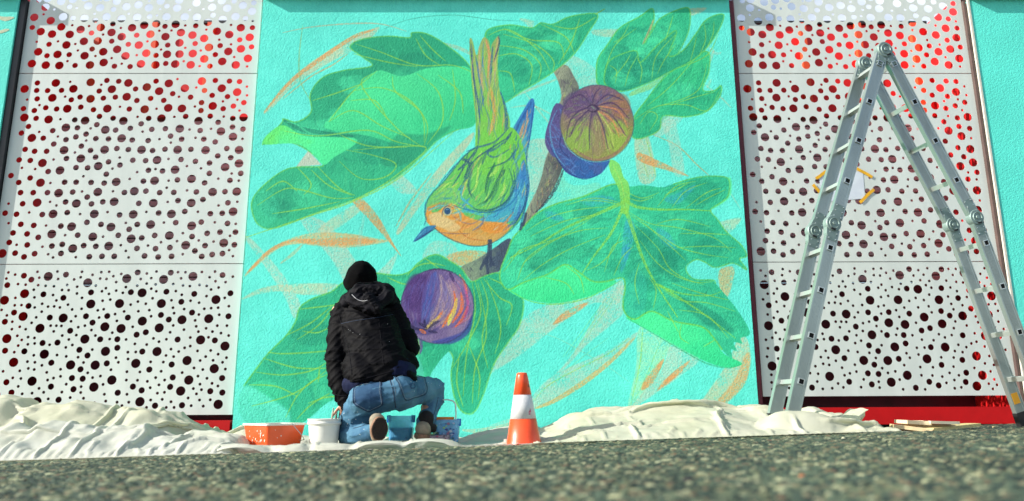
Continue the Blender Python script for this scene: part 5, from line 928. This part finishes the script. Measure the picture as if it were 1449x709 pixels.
def sponge():
    y = 4.73; A, B = at(616, 595, y), at(642, 590, y); bm = bmesh.new(); box(bm, (A.x, y-.04, A.z), (B.x, y+.05, B.z)); o = bmobj('orange_scraper', bm, mat('orange_foam', (.85, .30, .05), .7, var=.2, vscale=60, bump=.5, bscale=120), bevel=.004); setmeta(o, 'flat orange sponge lying across the stained blue tub', 'sponge')
sponge()
def tray():
    y = 4.60; A, B = at(604, 627, y), at(636, 615.5, y); t = empty('paint_tray', ((A.x+B.x)/2, y, A.z), 'small dark tray speckled with pink and white paint, by right shoe', 'paint tray')
    bmobj('tray_body', box(bmesh.new(), (A.x, y-.05, A.z), (B.x, y+.05, B.z)), mat('speckled_purple_plastic', (.42, .34, .42), .5, col2=(.03, .02, .04), vscale=60, vdet=2), t, bevel=.006)
    g = random.Random(2)
    for k in range(9):
        x, z = g.uniform(A.x, B.x), g.uniform(A.z+.004, B.z-.002); s_ = g.uniform(.003, .006); bm = bmesh.new(); vs = [bm.verts.new((x+s_*math.cos(a)*1.3, y-.0512-k*.0001, z+s_*.8*math.sin(a))) for a in [2*math.pi*i/8 for i in range(8)]]; bm.faces.new(vs); bmobj('paint_spot', bm, mat('spot_%d' % k, g.choice(((.6, .55, .55), (.4, .05, .12), (.25, .5, .2))), .5), t)
    bm = bmesh.new(); tube(bm, [at(600, 614, y-.03), at(612, 615, y), at(617, 612, y+.03)], [.006, .008, .004], 8); bmobj('green_lump', bm, mat('green_dried_paint', (.2, .42, .2), .6), t, smooth=True)
tray()

# ------------------------------------------------------------------ boards and pebbles
def board(pa, pb, y, dy, th, dep, label, c, yaw):
    A, B = at(pa[0], pa[1], y), at(pb[0], pb[1], y+dy); L = (B-A).length; u = (B-A).normalized(); w = Vector((0, 0, 1)); v = w.cross(u).normalized(); w = u.cross(v)
    m = mat('pine_wood', c, .6, col2=tuple(q*.72 for q in c), vscale=10, stretch=(1, 9, 9), bump=.15, bscale=40); o = bmobj('wooden_board', box(bmesh.new(), (0, 0, -th), (L, dep, 0), frame(A, u, v, w)), m, bevel=.002)
    setmeta(o, label, 'wooden board', 'offcut boards stacked on the asphalt'); return o
PN = (.78, .60, .34)
board((1269, 606), (1317, 611), 4.60, -.06, .034, .20, 'orange-toned offcut board, lowest left of the wood stack', (.72, .44, .22), 0)
board((1265, 600.5), (1320, 607), 4.55, -.07, .022, .18, 'long pale board lying askew on the left of the stack', PN, 0)
board((1321, 606), (1388, 599), 4.50, .32, .018, .10, 'long thin yellow board pointing right from the stack', (.75, .60, .26), 0)
board((1284, 594.5), (1318, 596.5), 4.58, -.02, .022, .22, 'short cream board, topmost left on the wood stack', (.82, .70, .48), 0)
board((1317, 595.5), (1358, 596.5), 4.55, .03, .017, .26, 'thin pale grey board, topmost right on the wood stack', (.74, .68, .50), 0)
board((1300, 600.5), (1352, 601), 4.62, .02, .015, .18, 'cream board in the middle of the stack, under the top ones', (.80, .64, .40), 0)
def pebble(px, py, y, r, c, label, sd):
    q = at(px, py, y); bm = bmesh.new(); bmesh.ops.create_icosphere(bm, subdivisions=2, radius=r)
    for v in bm.verts: v.co = Vector((v.co.x*1.3, v.co.y, v.co.z*.75))*(1+.5*noise.noise(v.co/r*.9+Vector((sd, 0, 0)))); v.co += Vector((q.x, y, float(ground(q.x, y))+r*.5))
    o = bmobj('pebble', bm, mat('pebble_stone', c, .8, var=.3, vscale=200), smooth=False); setmeta(o, label, 'pebble', 'loose stones on the asphalt')
pebble(1172, 616, 3.93, .006, (.02, .02, .02), 'black pebble on the asphalt below the cream sheet corner', 1)
pebble(1193, 622, 3.6, .0075, (.62, .60, .42), 'pale yellowish pebble on the asphalt left of the boards', 2)
pebble(1018, 622, 3.9, .0055, (.02, .02, .025), 'small black stone at the edge of the sheet heap', 3)
pebble(1418, 607, 4.6, .008, (.03, .03, .03), 'dark stone on the asphalt near the right ladder foot', 4)
pebble(1405, 598, 5.0, .008, (.50, .42, .22), 'yellow wood chip near the base of the red beam', 5)
pebble(974, 664, 1.95, .011, (.012, .012, .013), 'larger black stone in the blurred foreground below the sheet heap', 8)
pebble(1418, 666, 1.95, .008, (.012, .012, .012), 'black stone in the blurred foreground at the right', 9)
pebble(1135, 664, 1.95, .008, (.30, .10, .04), 'rust-coloured stone in the blurred foreground right of centre', 10)
pebble(220, 640, 3.85, .006, (.25, .22, .05), 'tiny yellow leaf scrap in front of the left sheets', 6)
# ------------------------------------------------------------------ the painter
def blobs(name, caps, voxel, m, parent=None, smooth=6, wrinkle=None, extra=None):
    """caps: (p0, r0, p1, r1[, squash]) with points (px, py, y) read off the photograph and radii in metres"""
    bm = bmesh.new()
    for c in caps:
        p0, r0, p1, r1 = c[:4]; sq = c[4] if len(c) > 4 else (1, 1, 1); a, b = (at(*p0) if len(p0) == 3 and p0[0] > 20 else Vector(p0)), (at(*p1) if len(p1) == 3 and p1[0] > 20 else Vector(p1))
        L = (b-a).length; n = max(2, int(L/(min(r0, r1)*.28))+1)
        if L < 1e-4: n = 1
        for i in range(n):
            t = i/(n-1) if n > 1 else 0; r = r0+(r1-r0)*t; p = a.lerp(b, t)
            bmesh.ops.create_icosphere(bm, subdivisions=2, radius=1, matrix=Matrix.Translation(p) @ Matrix.Diagonal((r*sq[0], r*sq[1], r*sq[2], 1)))
    me = bpy.data.meshes.new(name); bm.to_mesh(me); bm.free(); tmp = bpy.data.objects.new('tmp', me); COL.objects.link(tmp)
    rm = tmp.modifiers.new('r', 'REMESH'); rm.mode = 'VOXEL'; rm.voxel_size = voxel; sm = tmp.modifiers.new('s', 'SMOOTH'); sm.iterations = smooth; sm.factor = .6
    dg = bpy.context.evaluated_depsgraph_get(); dg.update(); out = bpy.data.meshes.new_from_object(tmp.evaluated_get(dg)); bpy.data.objects.remove(tmp)
    if wrinkle:
        out.update(); no = [v.normal.copy() for v in out.vertices]
        for v, nn in zip(out.vertices, no): v.co += nn*wrinkle(v.co, nn)
    out.materials.clear()
    return link_mesh(name, out, m, parent, smooth=True)
def ridge(v): return 1-min(1, abs(v)*3.2)
PA, PB = at(545, 545, 4.42), at(516, 425, 4.62)
axis = (PB-PA).normalized()
def wr_jacket(p, n):                           # folds running roughly across the back and round the sleeves
    q = p-PA; s_ = q.dot(axis); x = q.x
    w = noise.noise(Vector((x*3.1, q.y*3, s_*3)))*.10
    f = (s_+x*.28+w)*15
    a = ridge(noise.noise(Vector((x*2.6, q.y*3, f))))**3*.011
    b = ridge(noise.noise(Vector((x*7, q.y*7+4, (s_-x*.5)*26+w*20))))**3*.006
    return a+b-.004+noise.noise(p*8)*.005
def wr_jeans(p, n):
    a = ridge(noise.noise(Vector((p.x*5+p.z*9, p.y*6, p.z*13-p.x*7))))**3*.008
    b = ridge(noise.noise(Vector((p.x*16, p.y*12, p.z*34+p.x*8))))**3*.0035
    return a+b-.003+noise.noise(p*11)*.004
M_jk = mat('black_waxed_cotton', (.0028, .0028, .0042), .66, spec=.07, var=.35, vscale=16, bump=.35, bscale=90, bdist=.003, detail=5)
M_hood = mat('black_padded_cotton', (.005, .005, .008), .7, spec=.09, var=.3, vscale=20, bump=.4, bscale=80, bdist=.003)
M_beanie = mat('black_knit', (.002, .002, .0025), .95, spec=.08, bump=.6, bscale=240, bdist=.002)
M_navy = mat('navy_cotton', (.004, .008, .036), .85, spec=.2, var=.3, vscale=20, bump=.4, bscale=150, bdist=.002)
M_skin = mat('skin', (.50, .27, .18), .5, var=.1, vscale=20, bump=.1, bscale=100)
M_jean = mat('faded_blue_denim', (.10, .24, .34), .8, spec=.2, col2=(.030, .095, .18), vscale=6, bump=.35, bscale=320, bdist=.0015, vdet=6)
M_jean2 = mat('darker_denim', (.035, .095, .18), .82, spec=.2, col2=(.016, .050, .115), vscale=9, bump=.4, bscale=320, bdist=.0015)
M_stitch = mat('dark_stitching', (.008, .02, .05), .8); M_seam = mat('pale_stitching', (.20, .26, .30), .8)
M_sole = mat('worn_brown_sole', (.030, .018, .012), .85, col2=(.014, .010, .008), vscale=30, bump=.6, bscale=90, bdist=.003); M_shoe = mat('cream_suede_shoe', (.27, .235, .17), .85, var=.25, vscale=25, bump=.3, bscale=120)
M_welt = mat('gum_rubber_edge', (.22, .12, .07), .6, var=.2, vscale=30)
def person():
    foot = at(530, 628, 4.4)
    t = empty('person', foot, 'person kneeling on one knee painting, in black beanie, black hooded jacket and blue jeans', 'person')
    # continuous body: head, neck, trunk, arms, hands, legs
    hc = (509, 397, 4.86)
    blobs('body', [(hc, .086, (509, 404, 4.90), .074), ((508, 412, 4.90), .05, (511, 424, 4.80), .055), ((512, 428, 4.72), .10, (540, 530, 4.46), .11, (1.25, .8, 1)), ((480, 440, 4.70), .05, (472, 500, 4.66), .042), ((472, 500, 4.66), .040, (484, 566, 4.56), .028),
           ((551, 428, 4.72), .05, (572, 484, 4.82), .042), ((572, 484, 4.82), .04, (545, 495, 5.0), .03), ((525, 565, 4.42), .09, (497, 600, 4.55), .06), ((570, 552, 4.45), .09, (612, 552, 4.74), .06), ((612, 556, 4.74), .05, (600, 596, 4.56), .038), ((492, 616, 4.52), .045, (526, 612, 4.28), .035),
           ((509, 402, 4.955), .016, (509, 407, 4.975), .013), ((498, 403, 4.91), .022, (520, 403, 4.91), .022), ((490, 400, 4.85), .013, (490, 403, 4.86), .011), ((529, 400, 4.85), .013, (529, 403, 4.86), .011), ((505, 414, 4.95), .012, (513, 414, 4.95), .012)], .010, M_skin, t, 3)
    body = t.children[0]
    for ex in (502, 516):
        bm = bmesh.new(); bmesh.ops.create_uvsphere(bm, u_segments=12, v_segments=8, radius=.011, matrix=Matrix.Translation(at(ex, 399, 4.948))); bmobj('eye', bm, mat('eye_white', (.7, .7, .7), .2), body, smooth=True)
    # hands: palm, four bent fingers of unequal length and a thumb, round the brushes
    def hand(w, d, side, nm):
        w = at(*w); d = Vector(d).normalized(); s_ = d.cross(Vector((0, 1, .2))).normalized()*side; up_ = s_.cross(d).normalized(); bm = bmesh.new()
        def ball(p, r, sc=(1, 1, 1)): bmesh.ops.create_icosphere(bm, subdivisions=2, radius=1, matrix=Matrix.Translation(p) @ Matrix.Diagonal((r*sc[0], r*sc[1], r*sc[2], 1)))
        for k in range(6):
            for j in (-1, 0, 1): ball(w+d*(.014*k)+s_*j*.018, .017)
        for j, L in enumerate((.066, .076, .071, .056)):
            p = w+d*.078+s_*(j-1.5)*.0185; dr = d.copy()
            for seg, fr in enumerate((.45, .32, .23)):
                dr = (dr+up_*(-.45)).normalized()
                for q in range(6): ball(p+dr*L*fr*q/5, .0088-.0007*seg)
                p = p+dr*L*fr
        p = w+d*.025+s_*-.034; dr = (d*.7-s_*.7-up_*.2).normalized()
        for q in range(12):
            ball(p, .0102-.0002*q); p = p+dr*.0055; dr = (dr-up_*.06+d*.04).normalized()
        me = bpy.data.meshes.new(nm); bm.to_mesh(me); bm.free(); tmp = bpy.data.objects.new('tmp', me); COL.objects.link(tmp); rm = tmp.modifiers.new('r', 'REMESH'); rm.mode = 'VOXEL'; rm.voxel_size = .0032; sm = tmp.modifiers.new('s', 'SMOOTH'); sm.iterations = 3
        dg = bpy.context.evaluated_depsgraph_get(); dg.update(); out = bpy.data.meshes.new_from_object(tmp.evaluated_get(dg)); bpy.data.objects.remove(tmp); return link_mesh(nm, out, M_skin, body, smooth=True)
    hand((488, 571, 4.60), (-.02, .35, -1), 1, 'hand'); hand((545, 495, 5.0), (-.1, 1, .3), -1, 'hand')
    # jacket
    jk = blobs('jacket', [((513, 432, 4.70), .120, (524, 470, 4.60), .145, (1.32, .85, 1)), ((524, 470, 4.60), .145, (541, 526, 4.47), .148, (1.30, .85, 1)), ((541, 526, 4.465), .148, (545, 537, 4.455), .148, (1.32, .9, .7)), ((560, 518, 4.50), .10, (574, 514, 4.53), .082), ((512, 515, 4.49), .112, (517, 532, 4.43), .118, (1.1, 1, .8)),
        ((488, 442, 4.68), .078, (540, 426, 4.70), .086), ((548, 428, 4.70), .074, (566, 462, 4.72), .074), ((560, 455, 4.72), .07, (582, 494, 4.66), .062),
        ((484, 447, 4.66), .078, (476, 500, 4.60), .070), ((476, 500, 4.60), .072, (479, 540, 4.56), .070), ((480, 535, 4.56), .070, (487, 556, 4.54), .066), ((487, 556, 4.54), .062, (492, 574, 4.52), .044),
        ((552, 432, 4.76), .07, (572, 482, 4.84), .06), ((572, 482, 4.84), .058, (547, 494, 4.96), .045)], .0085, M_jk, t, 5, wr_jacket)
    # hem band, yoke seam and small things on the jacket
    def on(obj, pts, y0=3.9):                  # drop a line of photo points onto the surface of obj
        from mathutils.bvhtree import BVHTree
        bv = BVHTree.FromPolygons([v.co for v in obj.data.vertices], [p.vertices[:] for p in obj.data.polygons]); out = []
        for x, y in pts:
            d = Vector(ray(x, y)).normalized(); h = bv.ray_cast(Vector(EYE), d)
            if h[0] is not None: out.append((h[0], h[1]))
        return out
    def seam(obj, pts, r, m, nm, n=6, lift=.0):
        L = on(obj, crom(pts, n)); bm = bmesh.new()
        if len(L) < 2: bm.free(); return
        tube(bm, [p+nn*lift for p, nn in L], r, 6); return bmobj(nm, bm, m, obj, smooth=True)
    seam(jk, [(484, 455), (505, 450), (530, 447), (556, 442), (574, 434)], .0035, M_hood, 'yoke_seam'); seam(jk, [(483, 458), (505, 453.5), (530, 450), (556, 445)], .002, M_stitch, 'yoke_stitching')
    seam(jk, [(497, 540), (520, 535), (550, 527), (590, 517)], .0035, M_hood, 'hem_seam'); seam(jk, [(480, 446), (486, 470), (494, 500), (498, 530)], .003, M_hood, 'sleeve_seam'); seam(jk, [(536, 452), (540, 490), (543, 520)], .002, M_hood, 'back_seam')
    seam(jk, [(470, 556), (480, 560), (492, 560)], .004, M_hood, 'cuff_band')
    M_fleck = mat('paint_fleck', (.75, .8, .8), .6)
    g = random.Random(12)
    for k in range(9):
        x, y = g.choice(((474, 558), (480, 548), (490, 552), (505, 470), (560, 500), (548, 470))); L = on(jk, [(x+g.uniform(-12, 12), y+g.uniform(-14, 14))])
        for p, nn in L:
            bm = bmesh.new(); bmesh.ops.create_circle(bm, cap_ends=True, segments=7, radius=g.uniform(.001, .0018), matrix=Matrix.Translation(p+nn*.001) @ nn.to_track_quat('Z', 'Y').to_matrix().to_4x4()); bmobj('paint_fleck', bm, M_fleck, jk)
    # hood hanging on the shoulders
    def wr_hood(p, n):
        q = p-at(525, 415, 4.58); r_ = math.hypot(q.x*.8, q.z*1.3); return ridge(noise.noise(Vector((math.atan2(q.z, q.x)*1.1, r_*30, 2))))**2*.010+noise.noise(p*14)*.006-.003
    hd = blobs('hood', [((492, 428, 4.62), .050, (508, 412, 4.60), .052), ((508, 412, 4.60), .052, (545, 410, 4.60), .052), ((545, 410, 4.60), .05, (552, 422, 4.62), .05), ((522, 424, 4.53), .050, (534, 438, 4.50), .036), ((500, 424, 4.56), .048, (524, 436, 4.52), .045), ((548, 420, 4.56), .045, (528, 436, 4.52), .042)], .0075, M_hood, t, 5, wr_hood)
    seam(hd, [(502, 402), (520, 400), (537, 401), (548, 406)], .004, M_jk, 'hood_edge'); seam(hd, [(498, 417), (506, 424), (514, 426), (520, 425)], .0022, mat('grey_cord', (.35, .36, .38), .6), 'hood_cord'); seam(hd, [(516, 404), (522, 420), (532, 440)], .002, M_jk, 'hood_seam')
    # beanie
    bn = blobs('beanie', [((511, 397, 4.845), .110, (511.5, 392, 4.835), .107, (1, 1.05, 1)), ((511.5, 391, 4.835), .100, (511.5, 386, 4.82), .086, (1, 1.05, 1)), ((511, 384, 4.82), .072, (510.5, 379, 4.82), .050), ((507, 400, 4.845), .102, (508, 403, 4.84), .098, (1.02, 1.05, .7))], .0075, M_beanie, t, 5)
    # navy shirt hem
    blobs('shirt_hem', [((513, 544, 4.43), .110, (550, 530, 4.46), .118, (1.14, .95, .7)), ((510, 545, 4.455), .066, (517, 542, 4.45), .08), ((560, 530, 4.46), .118, (570, 528, 4.48), .09)], .009, M_navy, t, 5, lambda p, n: ridge(noise.noise(Vector((p.x*20, p.y*9, p.z*6))))**2*.006-.002)
    # jeans
    jn = blobs('jeans', [((517, 566, 4.385), .108, (566, 554, 4.40), .108, (1.0, 1, .95)), ((524, 556, 4.43), .115, (560, 546, 4.44), .115, (1.05, 1, .8)),
        ((512, 572, 4.42), .100, (497, 598, 4.50), .080), ((497, 598, 4.50), .080, (492, 613, 4.52), .062), ((518, 586, 4.44), .075, (508, 600, 4.46), .060),
        ((490, 616, 4.50), .060, (500, 616, 4.40), .056), ((500, 616, 4.40), .056, (527, 611, 4.27), .050),
        ((566, 556, 4.42), .105, (590, 553, 4.56), .090), ((590, 553, 4.56), .090, (615, 550, 4.72), .070), ((615, 549, 4.73), .069, (616, 562, 4.72), .062), ((616, 562, 4.72), .062, (604, 590, 4.61), .056), ((604, 590, 4.60), .058, (601, 600, 4.575), .058)], .0085, M_jean, t, 5, wr_jeans)
    def pocket(o_pts, nm):
        L = on(jn, crom(o_pts, 5, True)); c = on(jn, [(sum(p[0] for p in o_pts)/len(o_pts), sum(p[1] for p in o_pts)/len(o_pts))])[0]; bm = bmesh.new(); P_ = np.array(o_pts); cx, cy = P_.mean(0); rings = []
        for f_ in (1., .8, .6, .4, .2): rings.append([bm.verts.new(p+nn*.0028) for p, nn in on(jn, [(cx+(x-cx)*f_, cy+(y-cy)*f_) for x, y in crom(o_pts, 5, True)])])
        n = len(rings[0])
        for A, B in zip(rings, rings[1:]):
            if len(A) == len(B) == n:
                for i in range(n): bm.faces.new((A[i], A[(i+1) % n], B[(i+1) % n], B[i]))
        bm.faces.new(rings[-1]); pk = bmobj(nm, bm, M_jean2, jn, smooth=True)
        ring = [p+nn*.0035 for p, nn in L]; bm = bmesh.new(); tube(bm, ring+[ring[0]], .0017, 5); bmobj('pocket_stitching', bm, M_stitch, pk)
        L2 = on(jn, crom([(cx+(x-cx)*.9, cy+(y-cy)*.9) for x, y in o_pts], 5, True)); bm = bmesh.new(); r2 = [p+nn*.0035 for p, nn in L2]; tube(bm, r2+[r2[0]], .0009, 5); bmobj('pocket_stitching', bm, M_seam, pk)
    pocket([(503, 546), (520, 541), (538, 538), (539, 552), (541, 566), (541, 573), (530, 579), (521, 582), (510, 577), (501, 571), (500, 560)], 'back_pocket')
    pocket([(560, 533), (580, 528), (597, 527), (602, 540), (604, 550), (601, 558), (586, 563), (574, 566), (569, 556), (564, 543)], 'back_pocket')
    seam(jn, [(550, 533), (555, 548), (558, 563), (560, 577)], .0028, M_stitch, 'rear_seam'); seam(jn, [(553, 533), (558, 548), (561, 563)], .0012, M_seam, 'rear_stitching'); seam(jn, [(514, 543), (520, 549)], .003, M_jean2, 'belt_loop')
    seam(jn, [(500, 606), (512, 603), (524, 598)], .002, M_stitch, 'leg_seam'); seam(jn, [(620, 562), (616, 580), (610, 596)], .0018, M_stitch, 'leg_seam')
    g = random.Random(5)
    for k in range(26):
        c = g.choice(((495, 590), (592, 545), (610, 545), (520, 610), (505, 600))); L = on(jn, [(c[0]+g.uniform(-14, 14), c[1]+g.uniform(-9, 9))])
        for p, nn in L:
            bm = bmesh.new(); bmesh.ops.create_circle(bm, cap_ends=True, segments=7, radius=g.uniform(.001, .003), matrix=Matrix.Translation(p+nn*.0012) @ nn.to_track_quat('Z', 'Y').to_matrix().to_4x4()); bmobj('paint_fleck', bm, M_fleck, jn)
    # sock and shoes
    blobs('sock', [((603, 592, 4.56), .050, (600, 602, 4.56), .042), ((606, 602, 4.57), .036, (612, 606, 4.62), .03)], .008, mat('black_sock', (.006, .006, .007), .9), t, 3)
    def shoe(toe, heel, up_dir, wd, nm):
        T_, H_ = at(*toe), at(*heel); u = (T_-H_); L = u.length; u.normalize(); n_ = Vector(up_dir); n_ = (n_-u*n_.dot(u)).normalized(); s_ = u.cross(n_); M = frame(H_, u, s_, n_)
        def outline(k, wsc, zz, bm):
            vs = []
            for i in range(k):
                a = 2*math.pi*i/k; x = .5-.5*math.cos(a); w = wd*(.40+.10*math.sin(math.pi*x))*(1 if x > .5 else .86+.14*x*2)*abs(math.sin(a))**.55*wsc*(1 if math.sin(a) > 0 else -1)
                vs.append(bm.verts.new(M @ Vector((L*(.5+(x-.5)*wsc), w, zz))))
            return vs
        e = empty(nm, H_); e.parent = t; e.matrix_parent_inverse = parent_world(t).inverted()
        bm = bmesh.new(); A, B = outline(28, .985, 0, bm), outline(28, 1, .010, bm); C_ = outline(28, 1, .024, bm); D_ = outline(28, .97, .026, bm)
        for P_, Q_ in ((A, B), (B, C_), (C_, D_)):
            for i in range(28): bm.faces.new((P_[i], P_[(i+1) % 28], Q_[(i+1) % 28], Q_[i]))
        bm.faces.new(A); bm.faces.new(D_); bmobj('sole_edge', bm, M_welt, e)
        bm = bmesh.new(); A = outline(28, .90, -.003, bm); B = outline(28, .92, .002, bm)
        for i in range(28): bm.faces.new((A[i], A[(i+1) % 28], B[(i+1) % 28], B[i]))
        bm.faces.new(A); bm.faces.new(B)
        for q in range(9): box(bm, (L*(.10+.09*q), -wd*.32, -.006), (L*(.10+.09*q)+.009, wd*.32, -.0031), M)
        bmobj('sole', bm, M_sole, e)
        R_ = M.to_3x3()
        def cap(a, ra, b, rb): return (tuple(M @ Vector(a)), ra, tuple(M @ Vector(b)), rb)
        bm = bmesh.new(); P = [(.18, .043, .06), (.30, .042, .055), (.5, .043, .045), (.7, .042, .036), (.84, .036, .032)]
        for (x, r, z), (x2, r2, z2) in zip(P, P[1:]):
            for i in range(5):
                t_ = i/5; bmesh.ops.create_icosphere(bm, subdivisions=2, radius=1, matrix=M @ Matrix.Translation((L*(x+(x2-x)*t_), 0, (z+(z2-z)*t_)*.95)) @ Matrix.Diagonal((.04, (r+(r2-r)*t_)*wd/.095, (z+(z2-z)*t_)*.8, 1)))
        me = bpy.data.meshes.new('upper'); bm.to_mesh(me); bm.free(); tmp = bpy.data.objects.new('tmp', me); COL.objects.link(tmp); rm = tmp.modifiers.new('r', 'REMESH'); rm.mode = 'VOXEL'; rm.voxel_size = .005; sm = tmp.modifiers.new('s', 'SMOOTH'); sm.iterations = 4
        dg = bpy.context.evaluated_depsgraph_get(); dg.update(); out = bpy.data.meshes.new_from_object(tmp.evaluated_get(dg)); bpy.data.objects.remove(tmp); link_mesh('upper', out, M_shoe, e, smooth=True)
    shoe((536, 624, 4.20), (539, 590, 4.19), (-.55, 1, .0), .100, 'shoe')     # sole turned to the camera
    shoe((600, 618, 4.76), (596, 621.5, 4.47), (.1, .05, 1), .108, 'shoe')
person()
